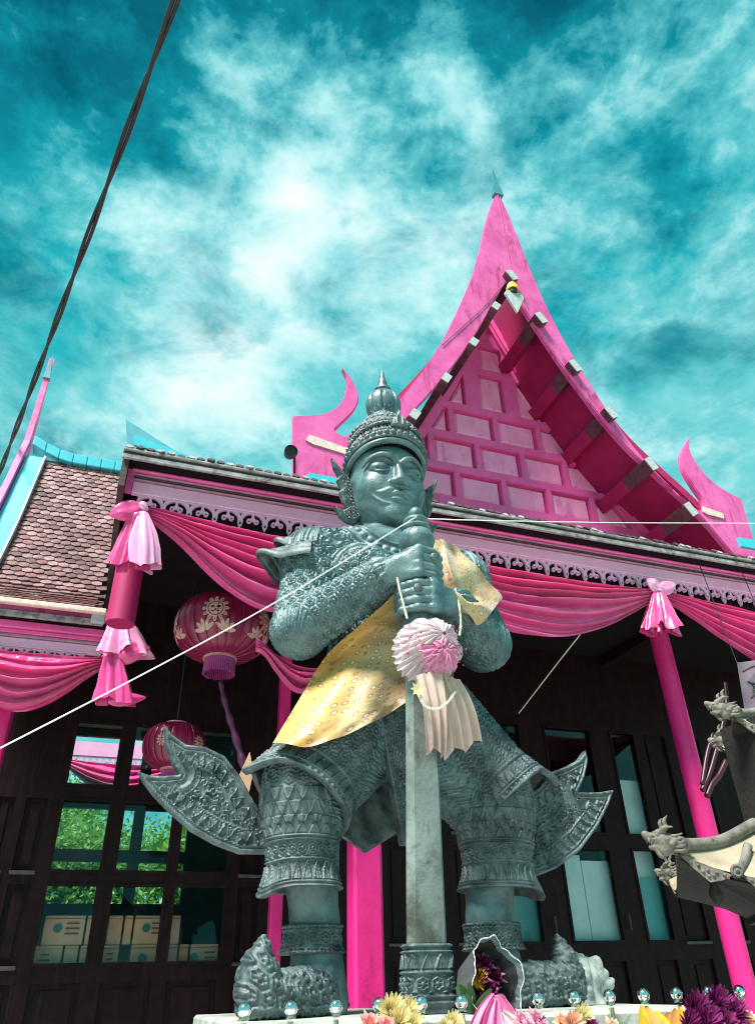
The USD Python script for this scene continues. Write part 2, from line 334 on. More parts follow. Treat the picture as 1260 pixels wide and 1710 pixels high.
# plaster patches beside the two end hooks
for (px, w, tilt) in (((545, 742), 0.42, -0.16), ((1190, 856), 0.30, -0.10)):
    c = at(px[0], px[1], YB - .012)
    pp = affinity.translate(affinity.rotate(Polygon([(-w / 2, -.03), (-w * .3, -.05), (w / 2, -.04), (w / 2, .035), (-w * .45, .05)]), math.degrees(tilt)), c[0], c[2])
    part(hall, 'patched_strip', extrude_xz(pp, YB - .014, YB - .002), 'cream_patch')
# roof decks under the boards
def deck(inner, sign, name):
    c = bez(*inner, n=6); P = []
    t = np.gradient(c, axis=0); t /= np.linalg.norm(t, axis=1, keepdims=True)
    nrm = np.stack([-t[:, 1], t[:, 0]], 1) * sign
    o = c + nrm * 0.16; o2 = c + nrm * 0.26
    poly = Polygon(list(map(tuple, o)) + list(map(tuple, o2[::-1]))).buffer(0)
    return part(hall, name, extrude_xz(poly, YB + 0.075, 13.0), 'crimson_soffit')
deck([(1.60, 5.2), (2.10, 6.02), (2.54, 6.66), (2.96, 7.29), (3.38, 8.01), (3.75, 8.76), (4.13, 9.62)], 1, 'roof_slope')
deck([(6.60, 5.4), (6.08, 6.08), (5.26, 6.90), (4.76, 7.70), (4.41, 8.41), (4.15, 9.62)], -1, 'roof_slope')
# purlins
PUR = [((906, 530), 1), ((963, 610), 1), ((1023, 688), 1), ((1090, 774), 1), ((1156, 850), 1), ((826, 509), -1), ((789, 569), -1), ((743, 629), -1), ((690, 690), -1), ((855, 458), 0)]
for (p, s) in PUR:
    c = at(p[0], p[1], YB - .10)
    ang = {1: -57, -1: 60, 0: -57}[s]
    w, h = (0.165, 0.10) if s >= 0 else (0.12, 0.085)
    prof = affinity.rotate(sbox(-w / 2, -h / 2, w / 2, h / 2), ang)
    off = np.array([0.05, 0.03]) * (-s if s else 0)
    prof = affinity.translate(prof, c[0] + (off[0] * .4), c[2])
    pm = part(hall, 'purlin', extrude_xz(prof, YB + .36, YG + 0.02), 'crimson_soffit' if s >= 0 else 'purlin_timber')
    part(pm, 'beam_end', extrude_xz(prof.buffer(.003), YB - .09, YB + .358), 'purlin_timber')
    part(pm, 'painted_end', extrude_xz(prof.buffer(0.004), YB - .10, YB - .088), 'white_end')
# rafters under right slope, seen between purlins and wall
# gable wall: a sunken sheet, rails and stiles proud of it, one sunken panel in each opening
tri = Polygon([(1.6, 5.2), (2.45, 6.25), (3.01, 7.20), (3.5, 8.12), (3.85, 8.86), (4.19, 9.50), (4.42, 9.0), (4.80, 8.2), (5.30, 7.35), (5.86, 6.60), (6.7, 5.4)])
part(hall, 'gable_wall', extrude_xz(tri, YG + 0.085, YG + 0.14), 'pink_paint')
rows = [(5.86, 6.18, 3.22), (6.34, 6.66, 3.53), (6.82, 7.16, 3.22), (7.32, 7.67, 3.53), (7.83, 8.40, 3.32), (8.56, 8.95, 3.62)]
openings = []
for z0, z1, xo in rows:
    pw, pitch = (0.555, 0.635) if z1 < 7.9 else (0.36, 0.58)
    k0 = -5
    for k in range(k0, 8):
        xa = xo + k * pitch
        if z1 > 7.9: xa = {7.83: 3.95, 8.56: 4.02}[z0] + k * pitch
        q = sbox(xa - .02, z0 - .02, xa - .02 + pw, z1 + .02).intersection(tri.buffer(-0.10))
        if q.area > 0.012 and q.geom_type == 'Polygon': openings.append(q)
frame = tri
for q in openings: frame = frame.difference(q)
part(hall, 'gable_frame', cat_([extrude_xz(frame.buffer(0), YG + .008, YG + 0.084), extrude_xz(frame.buffer(-.008), YG, YG + .008)]), 'pink_paint')
for q in openings:
    inner = q.buffer(-0.022, join_style=2)
    if inner.is_empty or inner.area < 0.004 or inner.geom_type != 'Polygon': continue
    i2 = inner.buffer(-.028, join_style=2); ms = [extrude_xz(inner, YG + 0.055, YG + 0.0845)]
    if not i2.is_empty and i2.geom_type == 'Polygon':
        a_, b_ = np.array(inner.exterior.coords)[:-1], np.array(i2.exterior.coords)[:-1]
        ms.append(trimesh.convex.convex_hull(np.vstack([np.c_[a_[:, 0], np.full(len(a_), YG + .0545), a_[:, 1]], np.c_[b_[:, 0], np.full(len(b_), YG + .028), b_[:, 1]]])))
    part(hall, 'gable_panel', cat_(ms), 'pink_panel')
# rake trim along the gable wall
for pts in ([(2.2, 5.9), (3.01, 7.20), (3.5, 8.12), (3.85, 8.86), (4.17, 9.5)], [(6.3, 5.95), (5.86, 6.60), (5.30, 7.35), (4.80, 8.2), (4.42, 9.0), (4.21, 9.5)]):
    ln = LineString(bez(*pts, n=6)).buffer(0.075, cap_style=2)
    part(hall, 'rake_trim', extrude_xz(ln, YG - 0.045, YG - 0.002), 'pink_paint')
    ln2 = LineString(bez(*pts, n=6)).buffer(0.03, cap_style=2)
    part(hall, 'rake_bead', extrude_xz(ln2, YG - 0.07, YG - 0.047), 'pink_paint')
# ---- porch eave: boards run along x
XL, XR = -0.12, 8.2
def fret_motif(x, z, w, h):
    "one carved arch with a curl of three lobes inside and a pierced pendant on each side"
    cx = x + w / 2
    m = sbox(x, z - h * .60, x + w, z)
    m = m.difference(affinity.translate(affinity.scale(Point(0, 0).buffer(1, 14), w * .40, h * .44), cx, z - h * .52)).difference(sbox(cx - w * .40, z - h, cx + w * .40, z - h * .52))
    lob = unary_union([Point(cx - w * .15, z - h * .50).buffer(w * .10, 6), Point(cx + w * .15, z - h * .50).buffer(w * .10, 6), Point(cx, z - h * .38).buffer(w * .09, 6), sbox(cx - w * .05, z - h * .38, cx + w * .05, z - .004)])
    lob = lob.difference(Point(cx - w * .15, z - h * .53).buffer(w * .045, 5)).difference(Point(cx + w * .15, z - h * .53).buffer(w * .045, 5))
    m = m.union(lob)
    for s in (-1, 1):
        e = cx + s * w * .5
        m = m.union(Polygon([(e, z - h * 1.0), (e, z - h * .45), (e - s * w * .11, z - h * .62), (e - s * w * .08, z - h * .78)]))
        m = m.difference(affinity.translate(affinity.scale(Point(0, 0).buffer(1, 3), w * .05, h * .10), e, z - h * .70)).difference(Polygon([(e, z - h * .10), (e - s * w * .07, z - h * .10), (e, z - h * .30)]))
    return m.union(sbox(x, z - h * .09, x + w, z)).buffer(0)
zf0 = 4.69
part(hall, 'fascia_board', bx(XL, XR, YE, YE + .05, zf0, zf0 + .105, .006), 'pale_pink_paint')
part(hall, 'moulding', bx(XL - .01, XR, YE - .022, YE + .05, zf0 + .107, zf0 + .122, .005), 'grey_moulding')
part(hall, 'moulding', bx(XL - .012, XR, YE - .034, YE + .05, zf0 + .124, zf0 + .136, .004), 'dark_moulding')
part(hall, 'moulding', bx(XL - .016, XR, YE - .046, YE + .05, zf0 + .138, zf0 + .154, .005), 'grey_moulding')
part(hall, 'cornice', bx(XL - .02, XR, YE - .07, YE + .05, zf0 + .156, zf0 + .212, .008), 'pink_paint')
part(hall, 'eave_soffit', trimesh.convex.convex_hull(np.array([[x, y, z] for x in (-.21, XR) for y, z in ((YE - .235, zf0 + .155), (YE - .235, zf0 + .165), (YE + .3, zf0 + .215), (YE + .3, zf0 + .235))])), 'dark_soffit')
# weathered roof edge in three strips, small tile ends standing along it
part(hall, 'roof_edge_board', bx(-.22, XR, YE - .262, YE - .236, zf0 + .125, zf0 + .168, .006), 'grey_roof_edge')
part(hall, 'roof_edge_board', bx(-.22, XR, YE - .256, YE - .236, zf0 + .170, zf0 + .190, .004), 'brown_roof_edge')
part(hall, 'roof_edge_strip', bx(-.22, XR, YE - .275, YE - .20, zf0 + .192, zf0 + .212, .006), 'grey_roof_edge')
x = -.22
while x < 7.0:
    c = trimesh.creation.cylinder(radius=.030, height=.17, sections=12); c.apply_transform(trimesh.transformations.rotation_matrix(math.radians(90 - 24), [1, 0, 0]))
    c = trimesh.intersections.slice_mesh_plane(c, [0, 0, 1], [0, 0, 0.0]); q = c.vertices.copy(); q[:, 2] *= .7; c.vertices = q; c.apply_translation([x + .04, YE - .185 + rng.uniform(-.012, .012), zf0 + .214 + rng.uniform(-.007, .004)])
    part(hall, 'eave_tile', c, rng.choice(['grey_roof_edge', 'brown_roof_edge', 'brown_roof_edge', 'roof_tile_dark'])); x += .075
slope = [(YE - .22, zf0 + .215), (YB + .02, zf0 + .52), (YB + .5, zf0 + .85)]
P = np.array([[[x, y, z] for x in (-.2, XR)] for y, z in slope]); part(hall, 'porch_roof', grid_mesh(P), 'roof_tile')
P2 = P.copy(); P2[:, :, 2] -= .05
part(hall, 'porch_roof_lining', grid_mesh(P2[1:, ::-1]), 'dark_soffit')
part(hall, 'end_board', bx(-.215, -.17, YE - .23, YE + 2, zf0 - .10, zf0 + .15), 'brown_roof_edge')
part(hall, 'end_fascia', bx(-.168, -.122, YE - .05, YE + .0, zf0 - .02, zf0 + .21), 'pink_paint')
x = XL + .05; w = 0.198
while x < XR - .3:
    part(hall, 'fretwork', extrude_xz(fret_motif(x, zf0 - .002, w, .155), YE + .012, YE + .034), 'pale_pink_paint'); x += w
# hip ornament and cyan flashing at the ends of the porch roof
hipo = np.array([at(210, 700, YE + .2), at(212, 752, YE - .2), at(330, 776, YE - .1), at(262, 735, YE + .15)])
part(hall, 'hip_ornament', trimesh.convex.convex_hull(np.vstack([hipo, hipo + [0.02, .16, 0.0]])), 'teal_metal')
f0, f1 = at(222, 742, YE - .235), at(350, 778, YE - .235)
part(hall, 'hip_flashing', trimesh.convex.convex_hull(np.vstack([[f0, f1, f0 + [0, 0, .09], f1 + [0, 0, .02]], np.array([f0, f1, f0 + [0, 0, .09], f1 + [0, 0, .02]]) + [0, .02, 0]])), 'cyan_metal')
f0 = at(515, 797, YE + .1); part(hall, 'ridge_flashing', bx(f0[0], f0[0] + .55, YE + .1, YE + .14, f0[2] - .05, f0[2] + .05), 'cyan_metal')
f0 = at(1236, 905, YE + .1); part(hall, 'ridge_flashing', bx(f0[0], f0[0] + .6, YE + .1, YE + .14, f0[2] - .05, f0[2] + .06), 'cyan_metal')
# ---- porch ceiling, pillars, hanging corner post
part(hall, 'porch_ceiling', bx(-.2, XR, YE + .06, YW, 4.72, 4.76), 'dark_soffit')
part(hall, 'porch_beam', bx(-.1, XR, YE + .06, YE + .2, 4.50, 4.715), 'dark_timber')
for xb in (1.0, 2.6, 3.6, 5.4): part(hall, 'ceiling_joist', bx(xb, xb + .1, YE + .205, YW, 4.60, 4.715), 'dark_timber')
def pillar(x, y, r, z0, z1, name='pillar', m='magenta_pillar'):
    c = lathe([(r * 1.0, z0), (r * 1.0, z1 - .3), (r * .98, z1)], 24, (x, y, 0)); 
    return part(hall, name, cat_([c, lathe([(0.001, z0), (r, z0)], 24, (x, y, 0))]), m, smooth=40)
sq = bx(1.735, 1.945, YE + .28, YE + .46, 0.3, 4.5, .02); part(hall, 'pillar', sq, 'magenta_pillar')
pillar(at(1213, 1527, YE + .38)[0], YE + .38, .088, 0.3, 4.5)
c = at(8, 1230, 6.4); part(hall, 'pillar', bx(c[0] - .15, c[0] + .01, 6.4, 6.56, 0.3, 3.8, .01), 'magenta_pillar')
c = at(459, 1560, 6.6); part(hall, 'pillar', bx(c[0] - .045, c[0] + .055, 6.6, 6.7, 0.3, 4.5, .01), 'magenta_pillar')
pillar(-.035, YE + .2, .10, 3.70, 4.52, 'hanging_post', 'crimson_soffit')
pillar(7.3, YE + .16, .085, 0.3, 4.5)
part(hall, 'porch_floor', bx(-3, XR, 4.9, 13.0, 0.0, 0.3), 'paving')

# ---- front wall: timber doors with glass and sunken panels
def X7(px, py): return at(px, py, YW)[0]
def Z7(px, py): return at(px, py, YW)[2]
wall_poly = sbox(-3.0, 0.3, 8.2, 4.72)
holes, sunk = [], []
xs_left = [(X7(77, 1478), X7(165, 1478)), (X7(187, 1478), X7(276, 1478)), (X7(291, 1480), X7(377, 1481))]
zrows = [(Z7(210, 1610), Z7(210, 1479)), (Z7(230, 1457), Z7(140, 1336)), (Z7(140, 1312), Z7(140, 1205))]
for xa, xb in xs_left:
    for z0, z1 in zrows: holes.append((xa, xb, z0, z1))
    sunk.append((xa + .02, xb - .02, 0.75, Z7(210, 1640)))
for xa, xb in ((X7(13, 1478), X7(52, 1478)), (X7(-40, 1478), X7(-6, 1478)), (X7(398, 1480), X7(432, 1480))):
    for z0, z1 in zrows[:2]: sunk.append((xa, xb, z0, z1))
    sunk.append((xa, xb, .75, Z7(210, 1640)))
# right leaves
zr = [(Z7(1045, 1573), Z7(1000, 1418)), (Z7(980, 1392), Z7(930, 1215)), (Z7(930, 1195), Z7(930, 1160))]
xs_right = [(X7(845, 1572), X7(910, 1572)), (X7(958, 1573), X7(1044, 1573)), (X7(1083, 1573), X7(1128, 1573))]
for i, (xa, xb) in enumerate(xs_right):
    for z0, z1 in zr[:2]: holes.append((xa, xb, z0, z1))
    sunk.append((xa + .03, xb - .03, .75, Z7(1000, 1606)))
for xa, xb in ((X7(1146, 1573), X7(1186, 1573)), (X7(1215, 1573), X7(1250, 1573))):
    sunk.append((xa, xb, zr[0][0], zr[0][1])); sunk.append((xa, xb, zr[1][0], zr[1][1])); sunk.append((xa + .02, xb - .02, .75, Z7(1000, 1606)))
for xa, xb in ((X7(648, 1480), X7(684, 1480)), (X7(760, 1480), X7(800, 1480))):
    sunk.append((xa, xb, Z7(665, 1575), Z7(665, 1408))); sunk.append((xa + .015, xb - .01, .75, Z7(665, 1606))); sunk.append((xa, xb, Z7(665, 1385), 3.3))
wp = wall_poly
for h in holes + sunk: wp = wp.difference(sbox(h[0], h[2], h[1], h[3]))
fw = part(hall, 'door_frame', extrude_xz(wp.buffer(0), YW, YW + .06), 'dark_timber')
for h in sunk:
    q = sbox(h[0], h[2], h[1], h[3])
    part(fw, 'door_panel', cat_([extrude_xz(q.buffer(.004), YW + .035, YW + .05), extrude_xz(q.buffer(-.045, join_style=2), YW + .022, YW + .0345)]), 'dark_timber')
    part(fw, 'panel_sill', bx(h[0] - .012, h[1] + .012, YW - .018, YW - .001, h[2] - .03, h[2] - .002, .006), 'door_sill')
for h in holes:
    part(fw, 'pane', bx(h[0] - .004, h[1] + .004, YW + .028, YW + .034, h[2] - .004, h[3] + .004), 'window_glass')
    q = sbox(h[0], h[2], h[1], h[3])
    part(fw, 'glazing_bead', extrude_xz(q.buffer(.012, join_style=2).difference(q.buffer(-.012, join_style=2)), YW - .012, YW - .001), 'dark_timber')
# carved vents above the right leaves: small lit fret showing through
# boards standing behind the right panes
for i, (xa, xb) in enumerate(xs_right):
    z0, z1 = zr[0]
    if i == 1:
        part(fw, 'backing_board', bx(xa - .03, xa + (xb - xa) * .47, YW + .10, YW + .115, z0 - .05, z1 - .05), 'grey_board')
        part(fw, 'backing_board', bx(xa + (xb - xa) * .485, xb + .03, YW + .10, YW + .115, z0 - .05, z1 - .1), 'grey_board')
    else:
        part(fw, 'backing_board', bx(xa - .05, xb + .05, YW + .12, YW + .135, z0 - .05, z1 - (.25 if i == 2 else .35)), 'teal_board')
        part(fw, 'backing_board', bx(xa - .05, xb + .05, YW + .16, YW + .175, z0 - .05, z1 + .1), 'grey_board')
part(fw, 'backing_board', bx(xs_right[2][0] - .05, xs_right[2][1] + .05, YW + .14, YW + .155, zr[1][0] - .05, zr[1][0] + (zr[1][1] - zr[1][0]) * .55), 'grey_board')
# ---- room behind and its rear side
part(hall, 'side_wall', bx(-3.0, -2.9, YW + .06, 11.5, .3, 4.72), 'interior_wall')
part(hall, 'side_wall', bx(2.3, 2.4, YW + .2, 11.5, .3, 4.72), 'interior_wall')
part(hall, 'side_wall', bx(8.1, 8.2, YW + .06, 11.5, .3, 4.72), 'interior_wall')
part(hall, 'room_ceiling', bx(-3, 8.2, YW + .06, 11.5, 4.0 + .72, 4.78), 'interior_wall')
rear = sbox(-3.0, .3, 8.2, 4.72)
rear_h = [(-2.6, -1.75), (-1.65, -1.45), (-1.3, -.55), (-.45, .2), (.32, .55), (.7, 1.3)]
for xa, xb in rear_h:
    for z0, z1 in ((2.45, 2.95), (3.1, 3.62), (3.76, 4.6)): rear = rear.difference(sbox(xa, z0, xb, z1))
part(hall, 'rear_frame', extrude_xz(rear.buffer(0), 11.5, 11.58), 'teal_frame')
part(hall, 'rear_fascia', bx(-3, 8.2, 13.0, 13.05, zf0, zf0 + .22), 'pale_pink_paint')
x = -2.6
while x < 2.2:
    part(hall, 'fretwork', extrude_xz(fret_motif(x, zf0 - .002, w, .155), 13.01, 13.035), 'pale_pink_paint'); x += w

part(hall, 'gable_wire', tube([at(853, 462, YB - .012), at(800, 520, YB - .012), at(738, 576, YB - .012)], .006, 6), 'dark_moulding')

for px, py in ((1052, 1540), (928, 1545)):
    c = at(px, py, YW - .05)
    part(fw, 'door_handle', cat_([tube([c + [0, 0, -.07], c + [0, 0, .07]], .009, 8), tube([c + [0, 0, -.055], c + [0, .05, -.055]], .006, 6), tube([c + [0, 0, .055], c + [0, .05, .055]], .006, 6)]), 'dark_moulding', smooth=40)
# ================================================================== GUARDIAN STATUE
mat('statue_stone', (0.115, 0.195, 0.20), (0.038, 0.080, 0.090), 11, 0.38, 0.35, 70, spec=0.55, c3=(0.028, 0.06, 0.07), stain=3.0, rgap=0.1)
mat('statue_armour', (0.105, 0.145, 0.145), (0.020, 0.038, 0.043), 16, 0.46, 0.5, 55, spec=0.55, c3=(0.012, 0.024, 0.03), stain=4.5, rgap=0.12)
mat('statue_worn', (0.12, 0.145, 0.135), (0.04, 0.055, 0.055), 9, 0.6, 0.4, 60, c3=(0.03, 0.045, 0.05), stain=6)
mat('sword_stone', (0.20, 0.24, 0.22), (0.10, 0.125, 0.11), 4, 0.45, 0.35, 40, c3=(0.055, 0.055, 0.045), stain=5)

class SDF:
    def __init__(s, lo, hi, h):
        s.lo = np.array(lo, float); s.h = h
        s.n = np.ceil((np.array(hi) - s.lo) / h).astype(int) + 1
        s.d = np.full(s.n, 1.0, np.float32)
    def _win(s, lo, hi):
        a = np.maximum(0, np.floor((np.array(lo) - s.lo) / s.h).astype(int)); b = np.minimum(s.n, np.ceil((np.array(hi) - s.lo) / s.h).astype(int) + 1)
        if (a >= b).any(): return None
        ax = [(s.lo[k] + s.h * np.arange(a[k], b[k])).astype(np.float32) for k in range(3)]
        return tuple(slice(a[k], b[k]) for k in range(3)), np.meshgrid(*ax, indexing='ij')
    def _put(s, w, f, k, sub):
        D = s.d[w]
        if sub:
            a, b = D, -f; h = np.clip(0.5 + 0.5 * (a - b) / k, 0, 1); s.d[w] = b + (a - b) * h + k * h * (1 - h)
        else:
            h = np.clip(0.5 + 0.5 * (D - f) / k, 0, 1); s.d[w] = D + (f - D) * h - k * h * (1 - h)
    def ell(s, c, r, k=0.03, sub=False, rot=None):
        c, r = np.array(c, float), np.array(r, float); m = r.max() + 2.5 * k
        w = s._win(c - m, c + m)
        if not w: return
        w, g = w; q = [g[i] - c[i] for i in range(3)]
        if rot is not None: q = [sum(rot[i][j] * q[j] for j in range(3)) for i in range(3)]
        k0 = np.sqrt(sum((q[i] / r[i]) ** 2 for i in range(3))); k1 = np.sqrt(sum((q[i] / r[i] ** 2) ** 2 for i in range(3)))
        s._put(w, k0 * (k0 - 1) / np.maximum(k1, 1e-6), k, sub)
    def cap(s, a, b, ra, rb=None, k=0.03, sub=False):
        rb = ra if rb is None else rb; a, b = np.array(a, float), np.array(b, float); m = max(ra, rb) + 2.5 * k
        w = s._win(np.minimum(a, b) - m, np.maximum(a, b) + m)
        if not w: return
        w, g = w; ab = b - a; t = np.clip(sum((g[i] - a[i]) * ab[i] for i in range(3)) / (ab @ ab), 0, 1)
        f = np.sqrt(sum((g[i] - a[i] - t * ab[i]) ** 2 for i in range(3))) - (ra + (rb - ra) * t)
        s._put(w, f, k, sub)
    def path(s, pts, r, k=0.012, sub=False, n=6):
        pts = bez(*pts, n=n); r = np.interp(np.linspace(0, 1, len(pts)), np.linspace(0, 1, len(np.atleast_1d(r))), np.atleast_1d(r))
        for i in range(len(pts) - 1): s.cap(pts[i], pts[i + 1], r[i], r[i + 1], k, sub)
    def mesh(s):
        "surface nets"
        d = s.d; ins = d < 0
        c = [ins[a:a + d.shape[0] - 1, b:b + d.shape[1] - 1, e:e + d.shape[2] - 1] for a in (0, 1) for b in (0, 1) for e in (0, 1)]
        tot = sum(x.astype(np.int8) for x in c); act = (tot > 0) & (tot < 8)
        I = np.argwhere(act); idx = np.full(act.shape, -1, np.int64); idx[act] = np.arange(len(I))
        cor = np.array([(a, b, e) for a in (0, 1) for b in (0, 1) for e in (0, 1)])
        V = np.stack([d[I[:, 0] + q[0], I[:, 1] + q[1], I[:, 2] + q[2]] for q in cor], 1)
        acc = np.zeros((len(I), 3)); cnt = np.zeros(len(I))
        for i in range(8):
            for j in range(i + 1, 8):
                if np.abs(cor[i] - cor[j]).sum() != 1: continue
                x = (V[:, i] < 0) != (V[:, j] < 0)
                t = np.where(x, V[:, i] / np.where(x, V[:, i] - V[:, j], 1), 0)
                p = cor[i] + t[:, None] * (cor[j] - cor[i]); acc[x] += p[x]; cnt[x] += 1
        P = s.lo + s.h * (I + acc / cnt[:, None]); F = []
        for ax in range(3):
            o1, o2 = [(1, 2), (2, 0), (0, 1)][ax]
            sl0 = [slice(1, -1)] * 3; sl1 = [slice(1, -1)] * 3; sl0[ax] = slice(0, -1); sl1[ax] = slice(1, None)
            a, b = ins[tuple(sl0)], ins[tuple(sl1)]; E = np.argwhere(a != b); base = np.ones(3, int); base[ax] = 0
            st = a[a != b]; E = E + base
            def cell(da, db):
                q = E.copy(); q[:, o1] += da; q[:, o2] += db; return idx[q[:, 0], q[:, 1], q[:, 2]]
            q = np.stack([cell(-1, -1), cell(0, -1), cell(0, 0), cell(-1, 0)], 1); q[~st] = q[~st][:, ::-1]
            F += [q[:, [0, 1, 2]], q[:, [0, 2, 3]]]
        F = np.vstack(F); F = F[(F >= 0).all(1)]
        return trimesh.Trimesh(P, F, process=False)

# ---- carved patterns: u and v in metres, result 0..1
def rosettes(u, v, c):
    row = np.round(v / (c * .866)); uo = u + (np.mod(row, 2)) * c / 2
    du, dv = uo - np.round(uo / c) * c, v - row * c * .866
    r, th = np.hypot(du, dv) / c, np.arctan2(dv, du)
    edge = .40 * (1 - .10 * np.cos(6 * th))
    h = np.exp(-((r - edge * .88) / .055) ** 2) * .8 + np.clip(1 - (r / .15) ** 2, 0, 1) ** .5 * 1.0
    return np.maximum(h, .55 * np.clip(np.cos(6 * th), 0, 1) * ss(.12, .18, r) * (1 - ss(.24, .32, r)))
def leaves(u, v, pitch, height, up=True):
    "a row of pointed leaves standing on v = 0"
    t = v / height if up else 1 - v / height
    du = np.abs(u / pitch - np.round(u / pitch)); w = .47 * np.clip(1 - t, 0, 1) ** .6
    ins = (t > 0) & (t < 1)
    a = np.clip((w - du) / .10, 0, 1); rim = a * (1 - .55 * ss(.09, .16, w - du)); mid = .8 * np.clip(1 - du / .07, 0, 1)
    return np.where(ins, np.maximum(rim, mid * (w - du > 0)), 0)
def beads(u, v, pitch, r):
    du = (u / pitch - np.round(u / pitch)) * pitch
    return np.sqrt(np.clip(1 - (du ** 2 + v ** 2) / r ** 2, 0, 1))
def ridge(v, at_, w): return np.exp(-((v - at_) / w) ** 2)
def band(v, a, b): return ((v >= a) & (v <= b)).astype(float)

SC, SY, SZ = 1.42, 3.62, 1.39
statue = thing('guardian_statue', 'grey green stone temple guardian with crown standing with both hands on a sword', 'statue', (SC, 3.5, SZ))
B = SDF((0.62, 3.06, 1.37), (2.16, 3.96, 3.92), 0.0058)
B.ell((1.42, 3.64, 3.40), (.47, .27, .34), .05)
B.ell((1.41, 3.62, 2.98), (.35, .25, .34), .08)
B.ell((1.40, 3.62, 2.62), (.43, .28, .24), .08)
for sx in (-1, 1): B.ell((SC + sx * .19, 3.46, 3.43), (.205, .11, .17), .03)
B.cap((1.42, 3.66, 3.55), (1.42, 3.68, 3.78), .25, .185, .06)
B.ell((1.42, 3.63, 3.66), (.46, .23, .13), .06)
AL = [(.97, 3.64, 3.50), (.855, 3.48, 3.05), (1.20, 3.19, 3.262)]
AR = [(1.87, 3.64, 3.50), (1.925, 3.49, 3.10), (1.63, 3.21, 3.155)]
for A_ in (AL, AR):
    B.ell(np.array(A_[0]) + (0, 0, .05), (.20, .19, .20), .07)
    B.cap(A_[0], A_[1], .165, .145, .05); B.cap(A_[1], A_[2], .142, .10, .02)
for (hp, kn, an) in (((1.2, 3.6, 2.55), (.92, 3.5, 2.2), (.985, 3.55, 1.72)), ((1.6, 3.6, 2.55), (1.85, 3.47, 2.2), (1.79, 3.47, 1.72))):
    B.cap(hp, kn, .24, .17, .06); B.cap(kn, an, .16, .10, .05); B.cap(an, (an[0] + .02, an[1] - .01, 1.44), .10, .125, .04)
B.d = ndimage.gaussian_filter(B.d, 1.0)
bm = B.mesh()
# relief on the body: follow each arm, go round the trunk
v = np.array(bm.vertices); nrm = np.array(bm.vertex_normals)
if ((v - v.mean(0)) * nrm).sum() < 0: nrm = -nrm; bm.invert()
h = np.zeros(len(v)); best = np.full(len(v), 9.0); uu = np.zeros(len(v)); vv = np.zeros(len(v)); cell = np.full(len(v), .07)
def bone(a, b, r, off):
    global best
    a, b = np.array(a), np.array(b); L = np.linalg.norm(b - a); ax = (b - a) / L
    t = np.clip((v - a) @ ax, 0, L); q = v - a - t[:, None] * ax; d = np.linalg.norm(q, axis=1) - r
    e1 = unit(np.cross(ax, [0, 1, 0.2])); e2 = np.cross(ax, e1); th = np.arctan2(q @ e2, q @ e1)
    m = d < best; best[m] = d[m]
    n = max(6, round(2 * np.pi * r / .072)); uu[m] = (th * n / (2 * np.pi) * .072)[m]; vv[m] = (off + t)[m]; return m
for A_ in (AL, AR):
    bone(A_[0], A_[1], .155, 0); bone(A_[1], A_[2], .12, 0.02)
tr = (np.abs(v[:, 0] - SC) < .46) & (best > .035) & (v[:, 2] > 2.0)
th = np.arctan2(v[:, 0] - SC, -(v[:, 1] - 3.62)); uu[tr] = (th * .42)[tr]; vv[tr] = v[tr, 2]
wob = (meshkit.fbm(v * 9, 3, 5) - .5) * .012; wob2 = (meshkit.fbm(v * 9, 3, 9) - .5) * .012
h = (.010 + .008 * meshkit.fbm(v * 6, 2, 2)) * rosettes(uu + wob, vv + wob2, .062) + .0015 * (meshkit.fbm(v * 45, 3, 4) - .5)
# breast plates: a raised double line round each
for sx in (-1, 1):
    r = np.hypot((v[:, 0] - SC - sx * .19) / .21, (v[:, 2] - 3.42) / .165); fr = (v[:, 1] < 3.60) & tr
    h = np.where(fr & (np.abs(r - 1) < .13), .012 * (ridge(r, .93, .035) + ridge(r, 1.07, .035)), h)
    q = fr & (r < .86); h = np.where(q, .012 * rosettes(v[:, 0] + wob, v[:, 2] + wob2, .050), h)
# necklace
nk = (v[:, 1] < 3.72) & (v[:, 2] > 3.5); rn = np.hypot(v[:, 0] - SC, (v[:, 2] - 3.86) * 1.0)
h = np.where(nk & tr & (rn < .36) & (rn > .20), .012 * (ridge(rn, .34, .010) + ridge(rn, .26, .008) + beads(np.arctan2(v[:, 0] - SC, 3.86 - v[:, 2]) * .30, rn - .30, .05, .02)), h)
plain = (v[:, 2] < 2.05) | ((np.hypot(v[:, 0] - SC, v[:, 1] - 3.60) < .235) & (v[:, 2] > 3.66))
h[plain] = 0
# smooth cuff before the wrists
bm.vertices = v + nrm * h[:, None]
